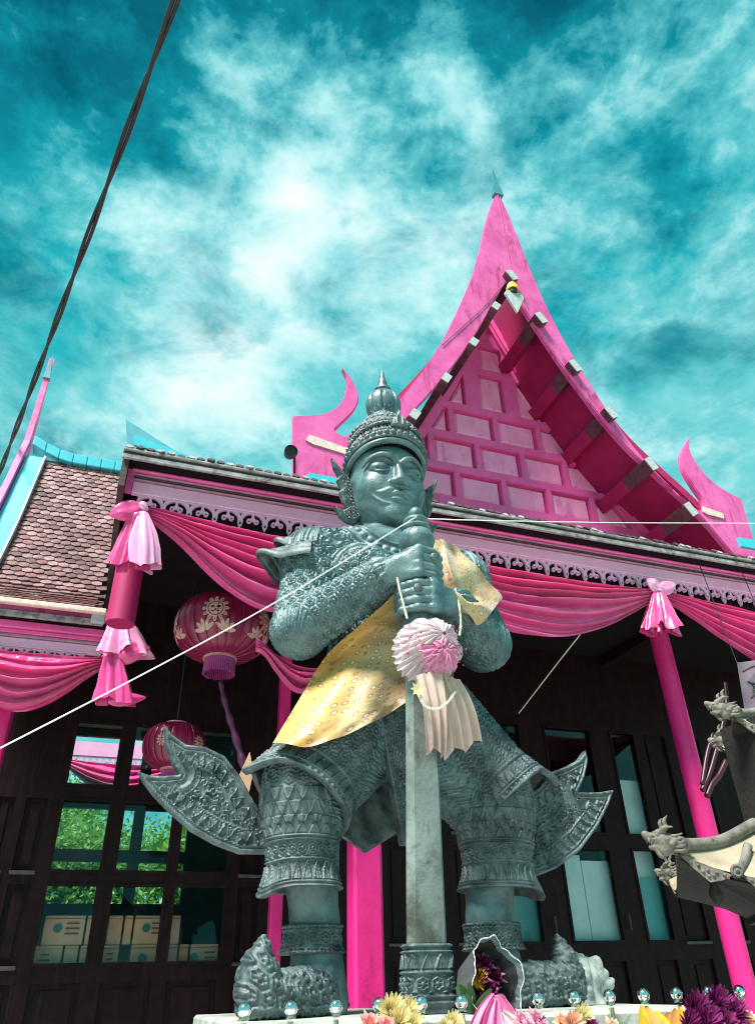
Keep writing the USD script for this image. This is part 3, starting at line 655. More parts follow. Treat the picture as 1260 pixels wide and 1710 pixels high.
# ---- hands
H = SDF((1.08, 2.90, 2.96), (1.78, 3.42, 3.52), 0.0042)
AX0, AX1 = np.array([1.345, 3.19, 1.39]), np.array([1.392, 3.12, 3.68])
def axis(z): return AX0 + (AX1 - AX0) * (z - AX0[2]) / (AX1[2] - AX0[2])
def rad(z, phi, R): return axis(z) + R * np.array([math.sin(math.radians(phi)), -math.cos(math.radians(phi)), 0])
def hand(side, z0, wrist, slope):
    s = side   # +1: fingers run towards +x
    H.cap(wrist, rad(z0 + .0, -75 * s, .115), .080, .062, .03)
    kn = [rad(z0 + .066 - .044 * i, -18 * s, .112) for i in range(4)]
    for i, kx in enumerate(kn):
        mid = np.array(wrist) * .5 + kx * .5 + np.array([0, -.012, 0])
        H.cap(wrist, mid, .052, .040, .03); H.cap(mid, kx, .036, .030, .022)
    for i in range(4):
        z = z0 + .066 - .044 * i; L = [112, 126, 120, 100][i]; pts = []
        for a in np.linspace(-22, L, 9): pts.append(rad(z - .010 * (a + 22) / 130 * slope, a * s, .108 - .004 * (a > 80)))
        rr = np.linspace(.0245, .0185, 9) * [.98, 1.05, 1.0, .88][i]
        for k in range(8): H.cap(pts[k], pts[k + 1], rr[k], rr[k + 1], .004)
        for a in (22, 66): H.ell(rad(z - .004, a * s, .112), (.024, .024, .021), .010)
    tp = [rad(z0 + .02, -95 * s, .12), rad(z0 + .075, -130 * s, .115), rad(z0 + .085, -165 * s, .105), rad(z0 + .08, -195 * s, .10)]
    for k in range(3): H.cap(tp[k], tp[k + 1], .034 - .005 * k, .030 - .005 * k, .012)
hand(1, 3.300, (1.165, 3.205, 3.243), 1)
hand(-1, 3.115, (1.655, 3.215, 3.150), 1)
hm = H.mesh()
# ---- head
HC = np.array([SC, 3.62, 4.10])
D = SDF(HC + (-.36, -.34, -.50), HC + (.36, .34, .36), 0.0045)
def hp(x, y, z): return HC + np.array([x, y, z])
D.ell(hp(0, .02, .03), (.232, .235, .30), .02)
D.ell(hp(0, .0, .16), (.228, .222, .15), .03)
D.ell(hp(0, -.045, -.12), (.192, .165, .180), .08)
D.ell(hp(0, -.150, -.250), (.075, .055, .050), .07)
for s in (-1, 1):
    D.ell(hp(s * .115, -.125, -.045), (.085, .07, .085), .05)
    D.ell(hp(s * .102, -.250, .090), (.088, .062, .040), .016, sub=True)
    D.path([hp(s * .020, -.226, .095), hp(s * .055, -.226, .130), hp(s * .110, -.210, .142), hp(s * .168, -.170, .122), hp(s * .205, -.120, .075)], [.010, .012, .012, .009, .004], .012)
    D.ell(hp(s * .102, -.166, .058), (.068, .050, .044), .006)
    D.path([hp(s * .038, -.196, .058), hp(s * .075, -.216, .038), hp(s * .115, -.212, .034), hp(s * .168, -.165, .056)], [.0035, .0055, .0055, .003], .004, sub=True)
    D.path([hp(s * .040, -.196, .050), hp(s * .08, -.212, .024), hp(s * .125, -.200, .022), hp(s * .168, -.162, .048)], [.004, .006, .006, .003], .008)
    D.ell(hp(s * .036, -.226, -.060), (.028, .026, .024), .014)
    D.ell(hp(s * .018, -.236, -.083), (.013, .014, .010), .006, sub=True)
    D.path([hp(s * .012, -.212, -.108), hp(s * .06, -.212, -.112), hp(s * .105, -.190, -.128), hp(s * .150, -.158, -.112), hp(s * .168, -.138, -.085)], [.010, .014, .013, .009, .004], .007)
    D.path([hp(s * .162, -.148, -.110), hp(s * .135, -.165, -.158), hp(s * .085, -.186, -.195), hp(s * .03, -.196, -.205), hp(0, -.196, -.214)], [.004, .007, .007, .006, .006], .008)
    D.path([hp(0, -.217, -.134), hp(s * .02, -.220, -.128), hp(s * .05, -.206, -.139), hp(s * .075, -.190, -.147)], [.010, .012, .010, .005], .006)
    D.ell(hp(s * .236, .045, -.02), (.022, .048, .085), .012); D.ell(hp(s * .252, .035, -.005), (.015, .026, .045), .008, sub=True); D.ell(hp(s * .236, .02, -.125), (.024, .028, .045), .012)
D.cap(hp(0, -.208, .105), hp(0, -.240, -.02), .015, .027, .022); D.ell(hp(0, -.242, -.050), (.034, .034, .030), .016)
D.ell(hp(0, -.204, -.168), (.048, .022, .016), .008)
D.path([hp(-.07, -.205, -.150), hp(-.03, -.226, -.148), hp(0, -.230, -.151), hp(.03, -.226, -.148), hp(.07, -.205, -.150)], [.002, .004, .004, .004, .002], .004, sub=True)
D.ell(hp(0, -.216, -.104), (.010, .016, .018), .008, sub=True)
D.cap(hp(0, .075, -.10), hp(0, .06, -.50), .165, .180, .03)

hd = D.mesh()
for m_ in (hm, hd):
    vn = np.array(m_.vertex_normals); c = m_.vertices.mean(0)
    if ((m_.vertices - c) * vn).sum() < 0: m_.invert()
part(statue, 'body', cat_([bm, hm, hd]), 'statue_stone', smooth=True)
BODY = B

# ---- crown: bands and spire are turned about the head's axis
def turned(prof, relief, nu=360, nv=6, center=(SC, 3.62), a0=0, a1=2 * np.pi):
    "prof: (radius, z) points; relief(u angle, s along the profile, total) in metres"
    p = bez(*prof, n=nv); s = np.r_[0, np.cumsum(np.linalg.norm(np.diff(p, axis=0), axis=1))]
    t = np.gradient(p, axis=0); t /= np.linalg.norm(t, axis=1, keepdims=True); n = np.stack([t[:, 1], -t[:, 0]], 1)
    a = np.linspace(a0, a1, nu, endpoint=False); A_, S_ = np.meshgrid(a, s)
    h = relief(A_, S_, s[-1])
    R = p[:, 0:1] + n[:, 0:1] * h; Z = p[:, 1:2] + n[:, 1:2] * h
    return grid_mesh(np.stack([center[0] + R * np.sin(A_), center[1] - R * np.cos(A_), Z], -1), True)
cr_band = turned([(.238, 4.325), (.258, 4.330), (.262, 4.352), (.250, 4.365)], lambda a, s, L: 0 * a, 96, 4)
def dips(m, f):  # the brow line of the crown sags over the temples
    q = m.vertices.copy(); ang = np.arctan2(q[:, 0] - SC, -(q[:, 1] - 3.62)); q[:, 2] += f * (np.cos(ang) - 1); m.vertices = q; return m
crown = part(statue, 'crown', dips(turned([(.245, 4.366), (.268, 4.372), (.258, 4.42), (.240, 4.47), (.252, 4.49), (.235, 4.53), (.20, 4.55)],
    lambda a, s, L: .016 * beads(a * .27, s - .055, .0424, .019) + .014 * leaves(a * .27, s - .085, .053, .07) + .012 * beads(a * .27, s - L * .62, .036, .016) + .014 * leaves(a * .27, s - L * .72, .045, .06), 480, 16), .085), 'statue_armour', smooth=True)
part(crown, 'brow_band', dips(cr_band, .085), 'statue_stone', smooth=True)
part(crown, 'dome_tier', turned([(.225, 4.475), (.228, 4.52), (.205, 4.545), (.192, 4.57), (.170, 4.60), (.160, 4.62), (.130, 4.66), (.118, 4.675), (.105, 4.70)],
    lambda a, s, L: .014 * beads(a * .23, s - .045, .040, .018) + .014 * leaves(a * .22, s - .075, .05, .05) + .012 * beads(a * .18, s - .155, .035, .015) + .010 * leaves(a * .14, s - .20, .045, .045), 420, 10), 'statue_armour', smooth=True)
part(crown, 'lotus_bulb', turned([(.085, 4.68), (.105, 4.695), (.085, 4.715), (.095, 4.74), (.118, 4.80), (.120, 4.85), (.098, 4.90), (.06, 4.935), (.045, 4.95)],
    lambda a, s, L: -.013 * np.exp(-(np.abs(((a / (2 * np.pi) * 8) % 1) - .5) / .09) ** 2) * ss(.05, .09, s) * (1 - ss(L - .06, L, s)) + .008 * leaves(a * .1, s - .05, .04, .05), 240, 12), 'statue_stone', smooth=True)
part(crown, 'spire', cat_([lathe([(.046, 4.948), (.062, 4.958), (.058, 4.975), (.040, 4.982), (.040, 5.0), (.026, 5.06), (.010, 5.14), (.001, 5.165)], 32, (SC, 3.62, 0))]), 'statue_stone', smooth=50)
pk = affinity.translate(Polygon([(-.055, 0), (.055, 0), (.048, .05), (.02, .09), (0, .15), (-.02, .09), (-.048, .05)]), SC, 4.44)

def relief_plate(outline, y0, thick, hfun, step=0.007, bend=None, smooth_outline=True):
    "a plate in the x-z plane whose front carries relief; hfun(distance to rim, arc length, x, z) in metres; bend(x, z) shifts y"
    poly = Polygon(outline).buffer(0); ring = poly.exterior
    n = int(ring.length / step); bp = np.array([ring.interpolate(i / n, True).coords[0] for i in range(n)])
    x0, z0, x1, z1 = poly.bounds; gx, gz = np.meshgrid(np.arange(x0, x1, step), np.arange(z0, z1, step)); gx = gx + (np.arange(gx.shape[0]) % 2)[:, None] * step / 2
    g = np.stack([gx.ravel(), gz.ravel()], 1); P_ = shapely.points(g); ok = shapely.contains(poly.buffer(-step * .55), P_); g = g[ok]
    pts = np.vstack([bp, g]); T = Delaunay(pts).simplices; cen = shapely.points(pts[T].mean(1)); T = T[shapely.contains(poly, cen)]
    a, b, c = pts[T[:, 0]], pts[T[:, 1]], pts[T[:, 2]]; ar = (b[:, 0] - a[:, 0]) * (c[:, 1] - a[:, 1]) - (b[:, 1] - a[:, 1]) * (c[:, 0] - a[:, 0]); T[ar < 0] = T[ar < 0][:, ::-1]
    pp = shapely.points(pts); d = shapely.distance(ring, pp); s = shapely.line_locate_point(ring, pp)
    h = hfun(d, s, pts[:, 0], pts[:, 1]); h[:n] = 0
    yb = y0 + (bend(pts[:, 0], pts[:, 1]) if bend is not None else 0 * pts[:, 0])
    front = np.stack([pts[:, 0], yb - h, pts[:, 1]], 1); back = np.stack([pts[:, 0], yb + thick, pts[:, 1]], 1); N = len(pts)
    r = np.arange(n); r2 = (r + 1) % n
    sgn = ring.is_ccw
    side = np.vstack([np.stack([r, r + N, r2], 1), np.stack([r2, r + N, r2 + N], 1)])
    if not sgn: side = side[:, ::-1]
    m = trimesh.Trimesh(np.vstack([front, back]), np.vstack([T, T[:, ::-1] + N, side]), process=False)
    return m
def flap_relief(d, s, x, z, k=1.0):
    rim = .012 * ss(0, .006, d) * (1 - .8 * ss(.013, .020, d))
    line = .009 * ridge(d, .029, .0045)
    bd = .018 * leaves(s, d - .036, .050, .050, False) * band(d, .036, .088)
    l2 = .011 * ridge(d, .095, .006)
    inn = ss(.102, .108, d) * .014 * rosettes(x + z * .35, z - x * .35, .064)
    l3 = .012 * ridge(d, .150, .006)
    return k * (rim + line + bd + l2 + inn + l3)
mid = pk
part(crown, 'front_peak', relief_plate(list(pk.exterior.coords)[:-1], 3.62 - .268, .03, lambda d, s, x, z: .014 * ss(0, .012, d) + .010 * ridge(np.abs(x - SC), .02, .006), .005), 'statue_armour', smooth=30)
# ear flames
eo = xz([(553, 765), (566, 783), (578, 795), (585, 806), (590, 820), (593, 842), (598, 858), (602, 868), (592, 876), (578, 872), (567, 863), (558, 845), (571, 854), (579, 850), (572, 838), (566, 822), (570, 818), (562, 802), (565, 797), (557, 782)], 3.64)
def ear_h(d, s, x, z): return .022 * ss(0, .016, d) + .010 * rosettes(x + z * .5, z, .030) * ss(.006, .012, d)
part(statue, 'ear_ornament', relief_plate(eo, 3.63, .03, ear_h, .005), 'statue_armour', smooth=35)
eo2 = eo.copy(); eo2[:, 0] = 2 * (SC + .008) - eo2[:, 0]
part(statue, 'ear_ornament', relief_plate(eo2[::-1], 3.63, .03, ear_h, .005), 'statue_armour', smooth=35)

def sleeve(a, b, prof, relief, nu=300, nv=160, ry=1.0, ref=(0, 1, 0), tip=None, wall=0.02, power=2.0, twist=0.0):
    "a tube of changing radius from a to b with carved relief; tip(angle) lengthens its far rim; wall turns the rim inward"
    a, b = np.array(a, float), np.array(b, float); L = np.linalg.norm(b - a); ax = (b - a) / L
    e1 = unit(np.array(ref) - ax * (np.array(ref) @ ax)); e2 = np.cross(ax, e1)
    nv = int(nv); t = np.linspace(0, 1, nv); an = np.linspace(0, 2 * np.pi, nu, endpoint=False)
    A_, T_ = np.meshgrid(an, t); r = np.interp(t, *np.array(prof).T)[:, None] if len(prof) < 4 else None
    if r is None:
        pp = bez(*prof, n=24); r = np.interp(t, pp[:, 0], pp[:, 1])[:, None]
    rm = r.mean(); h = relief(A_ * rm, T_ * L, A_, L)
    ext = tip(A_) if tip is not None else 0 * A_
    ln = T_ * L + ext * T_ ** 6
    c, s = np.cos(A_), np.sin(A_)
    if power != 2.0:
        q = (np.abs(c) ** power + np.abs(s) ** power) ** (-1 / power); c, s = c * q, s * q
    R = r + h + ext * .35 * T_ ** 8
    P = a + ln[..., None] * ax + (R * c * ry)[..., None] * e1 + (R * s)[..., None] * e2
    Ri = r - wall; Pi = a + ln[..., None] * ax + ((Ri + ext * .3 * T_ ** 8) * c * ry)[..., None] * e1 + ((Ri + ext * .3 * T_ ** 8) * s)[..., None] * e2
    k = [nv - 1, nv - 4, nv - 12, nv - 40, nv // 2]
    m = grid_mesh(np.concatenate([P, Pi[k]], 0), True)
    if (np.array(m.face_normals[:50]) * (m.triangles_center[:50] - a)).sum() < 0: m.invert()
    return m
# thigh guards: bells with a point at the outer top of the rim
def thigh_relief(u, s, A_, L):
    q = L - s
    return (.012 * rosettes(u, s, .062) * band(q, .125, 9) + .010 * ridge(q, .118, .005) + .016 * leaves(u, q - .045, .046, .062) * band(q, .045, .11) + .012 * ridge(q, .036, .006) + .010 * beads(u, q - .020, .03, .010) + .012 * ridge(q, .006, .007))
def tipf(center, w, amt):
    return lambda A_: amt * np.exp(-((np.angle(np.exp(1j * (A_ - center)))) / w) ** 2)
def angle_of(a, b, p, ref=(0, 1, 0)):
    a, b = np.array(a, float), np.array(b, float); ax = unit(b - a); e1 = unit(np.array(ref) - ax * (np.array(ref) @ ax)); e2 = np.cross(ax, e1); q = np.array(p) - a
    return math.atan2(q @ e2, q @ e1)
TA, TB = (1.20, 3.60, 2.68), (.885, 3.50, 2.225)
part(statue, 'thigh_guard', sleeve(TA, TB, [(0, .25), (.4, .24), (.75, .232), (1, .252)], thigh_relief, 380, 190, tip=tipf(angle_of(TA, TB, (.6, 3.42, 2.55)), .36, .10)), 'statue_armour', smooth=True)
TA2, TB2 = (1.62, 3.60, 2.68), (1.945, 3.47, 2.235)
part(statue, 'thigh_guard', sleeve(TA2, TB2, [(0, .25), (.4, .24), (.75, .232), (1, .252)], thigh_relief, 380, 190, tip=tipf(angle_of(TA2, TB2, (2.25, 3.42, 2.55)), .36, .10)), 'statue_armour', smooth=True)
# leg guards
def leg_relief(u, s, A_, L):
    cols = np.exp(-(np.abs(u / .058 - np.round(u / .058)) / .16) ** 2)
    return (.009 * rosettes(u, s, .058) * band(s, .0, .14) + (.006 * cols + .013 * leaves(u + .029 * (np.floor((s - .14) / .058) % 2), np.mod(s - .14, .058), .058, .056)) * band(s, .14, .285) + .010 * leaves(u, s - .285, .058, .04, False) * band(s, .285, .325)
            + .012 * ridge(s, .335, .005) + .012 * ridge(s, .350, .004) + .011 * rosettes(u, s - .385, .048) * band(s, .36, .415) + .012 * ridge(s, .425, .005)
            + .014 * leaves(u, L - .03 - s, .046, .075) * band(s, .435, L - .03) + .012 * ridge(s, L - .02, .006) + .010 * ridge(s, L - .004, .006))
LA, LB = (.90, 3.50, 2.38), (.905, 3.50, 1.845)
part(statue, 'leg_guard', sleeve(LA, LB, [(0, .175), (.25, .188), (.5, .172), (.75, .152), (.88, .155), (1, .178)], leg_relief, 340, 230, tip=tipf(angle_of(LA, LB, (.6, 3.42, 1.9)), .5, .035)), 'statue_armour', smooth=True)
LA2, LB2 = (1.87, 3.46, 2.38), (1.852, 3.46, 1.845)
part(statue, 'leg_guard', sleeve(LA2, LB2, [(0, .185), (.25, .20), (.5, .185), (.75, .162), (.88, .166), (1, .192)], leg_relief, 340, 230, tip=tipf(angle_of(LA2, LB2, (2.2, 3.40, 1.9)), .5, .035)), 'statue_armour', smooth=True)
# anklets
def ank_relief(u, s, A_, L): return .009 * ridge(s, .006, .006) + .009 * ridge(s, L - .006, .006) + .010 * rosettes(u, s - L / 2, .052) + .006 * ridge(s, .02, .004) + .006 * ridge(s, L - .02, .004)
for (x, y) in ((.975, 3.55), (1.80, 3.47)):
    part(statue, 'anklet', sleeve((x, y, 1.715), (x, y, 1.605), [(0, .118), (1, .128)], ank_relief, 220, 60, wall=.03), 'statue_armour', smooth=True)
# arm cuffs
for A_, in ((AL,), (AR,)):
    a, b = np.array(A_[1]), np.array(A_[2]); d = unit(b - a)
    part(statue, 'cuff', sleeve(b - d * .05, b + d * .012, [(0, .108), (1, .098)], lambda u, s, A2, L: .008 * ridge(s, L - .005, .006) + .006 * ridge(s, .012, .006) + .007 * beads(u, s - .035, .03, .012), 160, 40, wall=.02), 'statue_armour', smooth=True)
# shoes with turned-up toes
def shoe(pts, rs, name='shoe'):
    S_ = SDF((min(p[0] for p in pts) - .2, min(p[1] for p in pts) - .2, SZ), (max(p[0] for p in pts) + .2, max(p[1] for p in pts) + .2, 1.75), .005)
    p = bez(*pts, n=8); r = np.interp(np.linspace(0, 1, len(p)), np.linspace(0, 1, len(rs)), rs)
    for i in range(len(p) - 1): S_.cap(p[i], p[i + 1], r[i], r[i + 1], .01)
    X_ = np.arange(S_.n[2]) * S_.h + SZ; S_.d = np.maximum(S_.d, (SZ + .008 - X_)[None, None, :])
    m = S_.mesh(); vn = np.array(m.vertex_normals); q = np.array(m.vertices)
    if ((q - q.mean(0)) * vn).sum() < 0: m.invert(); vn = -vn
    wv = (meshkit.fbm(q * 14, 3, 8) - .5) * .012; hh = .012 * rosettes(q[:, 0] + .5 * q[:, 1] + wv, q[:, 2] + .25 * q[:, 0] - wv, .070) + .009 * ridge(q[:, 2], SZ + .035, .006) + .0 * q[:, 0]
    m.vertices = q + vn * hh[:, None]
    part(statue, name, m, 'statue_armour', smooth=True)
shoe([(1.05, 3.55, 1.43), (.95, 3.47, 1.455), (.82, 3.38, 1.455), (.725, 3.33, 1.46), (.70, 3.32, 1.53), (.702, 3.315, 1.59), (.715, 3.31, 1.655)], [.075, .10, .09, .095, .074, .045, .006])
shoe([(1.76, 3.47, 1.43), (1.86, 3.42, 1.46), (2.0, 3.39, 1.46), (2.09, 3.39, 1.465), (2.115, 3.40, 1.53), (2.112, 3.405, 1.59), (2.10, 3.41, 1.655)], [.075, .10, .09, .085, .062, .038, .006])
# fish-tail flaps beside the knees
FL = xz([(275, 1205), (290, 1224), (312, 1241), (345, 1246), (376, 1262), (401, 1295), (425, 1340), (450, 1372), (450, 1426), (400, 1425), (360, 1409), (320, 1386), (285, 1354), (258, 1325), (241, 1302), (232, 1284), (252, 1291), (276, 1293), (300, 1291), (286, 1266), (278, 1238)], 3.60)
part(statue, 'tail_flap', relief_plate(FL, 3.60, .035, flap_relief, .0065, bend=lambda x, z: .05 * ((.9 - x) / .7) ** 2), 'statue_armour', smooth=30)
FR = xz([(980, 1252), (968, 1268), (946, 1280), (918, 1290), (900, 1312), (870, 1335), (835, 1360), (835, 1480), (885, 1468), (930, 1450), (970, 1420), (1000, 1380), (1018, 1345), (1028, 1318), (1005, 1322), (985, 1323), (966, 1322), (978, 1295), (983, 1270)], 3.42)
part(statue, 'tail_flap', relief_plate(FR, 3.42, .035, flap_relief, .0065, bend=lambda x, z: .015 * ((x - 1.75) / .7) ** 2), 'statue_armour', smooth=30)
# cloth hanging behind, and the patterned strip in front of it
LO = [(1.02, 2.75), (1.72, 2.75), (1.74, 2.14), (1.33, 1.985), (1.00, 2.09)]
LO = list(map(tuple, xz([(540, 1190), (760, 1190), (745, 1340), (612, 1424), (556, 1384)], 3.78)))
part(statue, 'hanging_cloth', relief_plate(LO, 3.78, .04, lambda d, s, x, z: .010 * ss(0, .01, d) + .012 * np.sin((x + z * .4) * 42) * ss(.0, .03, d), .010), 'statue_armour', smooth=30)
ST = list(map(tuple, xz([(632, 1165), (700, 1165), (716, 1400), (697, 1400)], 3.30)))
part(statue, 'belt_end', relief_plate(ST, 3.30, .05, lambda d, s, x, z: .008 * ss(0, .006, d) * (1 - ss(.010, .016, d)) + .014 * rosettes(x, z, .05) * ss(.014, .02, d), .006, bend=lambda x, z: .18 * (2.75 - z) / .7), 'statue_armour', smooth=30)
# shoulder wings
def wing(c, s):
    "s -1: picture left. two tiers that lap over the shoulder and end in a point"
    for k, (r0, r1, z, nm) in enumerate(((.06, .245, .12, 'epaulette'), (.05, .15, .215, 'epaulette'))):
        nu_, nv_ = 90, 50; P = np.zeros((nv_, nu_, 3)); an = np.linspace(-1.25, 1.25, nu_)
        for i, t in enumerate(np.linspace(0, 1, nv_)):
            tipx = np.exp(-(an / .30) ** 2) * .085 * t ** 3
            R = r0 + (r1 - r0) * t + tipx
            drop = -.16 * t ** 2 + np.exp(-(an / .34) ** 2) * .075 * t ** 4
            hh = .011 * rosettes(an * .2, np.full(nu_, t * .2), .05) * (1 - ss(.72, .78, t)) + .010 * ridge(t, .80, .03) + .012 * ridge(t, .96, .03)
            P[i] = np.stack([c[0] + s * R * np.cos(an), c[1] + R * np.sin(an), c[2] + z + drop + hh], 1)
        Q = P.copy(); Q[:, :, 2] -= .022
        m = grid_mesh(np.concatenate([P, Q[::-1]], 0)); m.fix_normals(); part(statue, nm, m, 'statue_armour', smooth=True)
wing((.955, 3.62, 3.52), -1)
# finger rings
for (z, ph) in ((3.322, 18), (3.137, -22)):
    part(statue, 'finger_ring', trimesh.creation.icosphere(2, 1.0).apply_transform(np.diag([.024, .014, .024, 1])).apply_translation(rad(z, ph, .138)), 'statue_armour', smooth=True)

# ---- sword
sword = thing('stone_sword', 'tall grey stone sword standing point down between the statue’s feet', 'sword', tuple(axis(1.39)))
def along(mesh):
    "shear an upright mesh built about x=y=0 so that it follows the sword's axis"
    q = mesh.vertices.copy(); c = AX0[None] + (AX1 - AX0)[None] * ((q[:, 2] - AX0[2]) / (AX1[2] - AX0[2]))[:, None]; q[:, 0] += c[:, 0]; q[:, 1] += c[:, 1]; mesh.vertices = q; return mesh
part(sword, 'hilt', along(lathe([(.001, 3.685), (.02, 3.68), (.036, 3.662), (.042, 3.64), (.032, 3.618), (.058, 3.610), (.070, 3.598), (.070, 3.585), (.058, 3.572), (.072, 3.562), (.080, 3.548), (.062, 3.535), (.080, 3.522), (.094, 3.495), (.097, 3.465), (.086, 3.43), (.066, 3.408), (.086, 3.402), (.093, 3.388), (.088, 3.372), (.070, 3.360), (.082, 3.34), (.083, 2.98), (.10, 2.96), (.12, 2.92), (.10, 2.88), (.06, 2.87)], 48)), 'statue_stone', smooth=45)
P = []
for z in np.linspace(1.62, 2.93, 24):
    w = np.interp(z, [1.62, 2.93], [.084, .070]); d = .042
    P.append([[x, y, z] for x, y in ((-w, -.006), (-w + .022, -d), (w - .02, -d), (w, -.012), (w, .012), (w - .02, d), (-w + .022, d), (-w, .006))])
bl_ = grid_mesh(np.array(P), True); bl_.fix_normals(); part(sword, 'blade', along(bl_), 'sword_stone')
def base_relief(u, s, A_, L): return .012 * ridge(s, .008, .006) + .012 * ridge(s, .028, .005) + .014 * leaves(u, s - .035, .052, .05, False) * band(s, .035, .09) + .012 * ridge(s, .098, .006) + .014 * rosettes(u, s - .135, .055) * band(s, .108, .165) + .012 * ridge(s, .178, .006) + .012 * ridge(s, .20, .008)
part(sword, 'foot_block', along(sleeve((0, 0, 1.625), (0, 0, 1.392), [(0, .088), (1, .098)], base_relief, 360, 130, ry=.62, power=5.0, wall=.05)), 'statue_armour', smooth=True)
# ================================================================== CLOTH AND FLOWERS ON THE STATUE
def brocade():
    n = {'u': ('attribute', {'attribute': 'st'}), 'v': ('voronoi_texture', {'scale': 23.0, 'feature': 'f1', 'randomness': 0.38}),
         'r': ('rgb_ramp', {'ramp': [(0.0, (0.42, 0.34, 0.22)), (0.08, (0.66, 0.62, 0.54)), (0.17, (0.60, 0.54, 0.44)), (0.25, (0.17, 0.10, 0.05)), (0.31, (0.44, 0.30, 0.13)), (0.50, (0.50, 0.37, 0.18)), (1.0, (0.40, 0.27, 0.12))]}),
         'sp': ('separate_xyz', {}), 'fade': ('map_range', {'range_type': 'smoothstep', 'from_min': 0.0, 'from_max': 0.28, 'to_min': 0.5, 'to_max': 0.0, 'clamp': True}),
         'm': ('mix_color', {'blend_type': 'overlay', 'b': (0.95, 0.72, 0.0)}), 'n': ('noise_texture', {'scale': 3.0, 'detail': 6}), 'r2': ('rgb_ramp', {'ramp': [(0.42, (0, 0, 0)), (0.68, (1, 1, 1))]}), 'bw': ('rgb_to_bw', {}),
         'm2': ('mix_color', {'blend_type': 'multiply', 'b': (0.50, 0.34, 0.30)}), 'n2': ('noise_texture', {'scale': 60.0, 'detail': 3}), 'b': ('bump', {'strength': 0.35, 'distance': 0.006}), 'b2': ('bump', {'strength': 0.3, 'distance': 0.004, 'invert': True}),
         'p': ('principled_bsdf', {'roughness': 0.45, 'sheen_weight': 0.25, 'specular_ior_level': 0.6})}
    l = [('u.vector', 'v.vector'), ('v.distance', 'r.fac'), ('u.vector', 'sp.vector'), ('sp.x', 'fade.value'), ('fade.result', 'm.fac'), ('r.color', 'm.a'), ('u.vector', 'n.vector'), ('n.fac', 'r2.fac'), ('r2.color', 'bw.color'), ('bw.val', 'm2.fac'),
         ('m.result', 'm2.a'), ('m2.result', 'p.base_color'), ('u.vector', 'n2.vector'), ('n2.fac', 'b.height'), ('b.normal', 'b2.normal'), ('v.distance', 'b2.height'), ('b2.normal', 'p.normal')]
    MATS['brocade'] = usdkit.material(stage, '/World/Looks/brocade', n, l, surface='p.BSDF')
brocade()
mat('tulle', (0.76, 0.64, 0.64), (0.66, 0.46, 0.52), 14, 0.5, 0.2, 90, sheen=0.4, translucent=0.35)
mat('tulle_pink', (0.80, 0.34, 0.52), (0.60, 0.14, 0.34), 22, 0.5, 0.2, 90, sheen=0.4, translucent=0.3)
mat('organza', (0.72, 0.58, 0.48), (0.62, 0.44, 0.40), 7, 0.4, 0.25, 60, sheen=0.3, translucent=0.4)
mat('peach_cloth', (0.70, 0.44, 0.26), (0.55, 0.33, 0.20), 10, 0.6, 0.2, 60)
mat('jasmine_bud', (0.80, 0.76, 0.58), (0.72, 0.66, 0.46), 60, 0.6)
mat('magenta_bud', (0.55, 0.03, 0.20), (0.40, 0.02, 0.14), 60, 0.6)
mat('yellow_petal', (0.84, 0.74, 0.42), (0.76, 0.62, 0.28), 30, 0.55, translucent=0.2)
# how far the figure's front comes towards us, over x and z
G = SDF(B.lo, B.lo + B.h * (B.n - 1), B.h); G.d = B.d.copy()
G.cap(TA, TB, .255, .285, .05); G.cap(TA2, TB2, .255, .285, .05)
for s in (-1, 1): G.ell((SC + s * .55, 3.62, 3.60), (.20, .20, .10), .05)
ins = G.d < 0.004
fy = G.lo[1] + G.h * np.argmax(ins, axis=1).astype(float); none = ~ins.any(axis=1)
ii = ndimage.distance_transform_edt(none, return_distances=False, return_indices=True); fy = fy[tuple(ii)]
fy = ndimage.minimum_filter(fy, 5); fy = ndimage.gaussian_filter(fy, 5.0)
def front(x, z):
    i = np.clip((np.asarray(x) - G.lo[0]) / G.h, 0, fy.shape[0] - 1.001); k = np.clip((np.asarray(z) - G.lo[2]) / G.h, 0, fy.shape[1] - 1.001)
    return ndimage.map_coordinates(fy, [i.ravel(), k.ravel()], order=1).reshape(i.shape)
def on_front(px, py, off=0.03):
    y = np.full(np.shape(px), 3.3)
    for _ in range(12):
        q = np.stack([at(a, b, c) for a, b, c in zip(np.ravel(px), np.ravel(py), np.ravel(y))]); y = .5 * np.ravel(y) + .5 * (front(q[:, 0], q[:, 2]) - off)
    return np.stack([at(a, b, c) for a, b, c in zip(np.ravel(px), np.ravel(py), y)]).reshape(np.shape(px) + (3,))
def pl(path, t):
    p = bez(*path, n=20); s = np.r_[0, np.cumsum(np.linalg.norm(np.diff(p, axis=0), axis=1))]; s /= s[-1]
    return np.stack([np.interp(t, s, p[:, 0]), np.interp(t, s, p[:, 1])], -1)
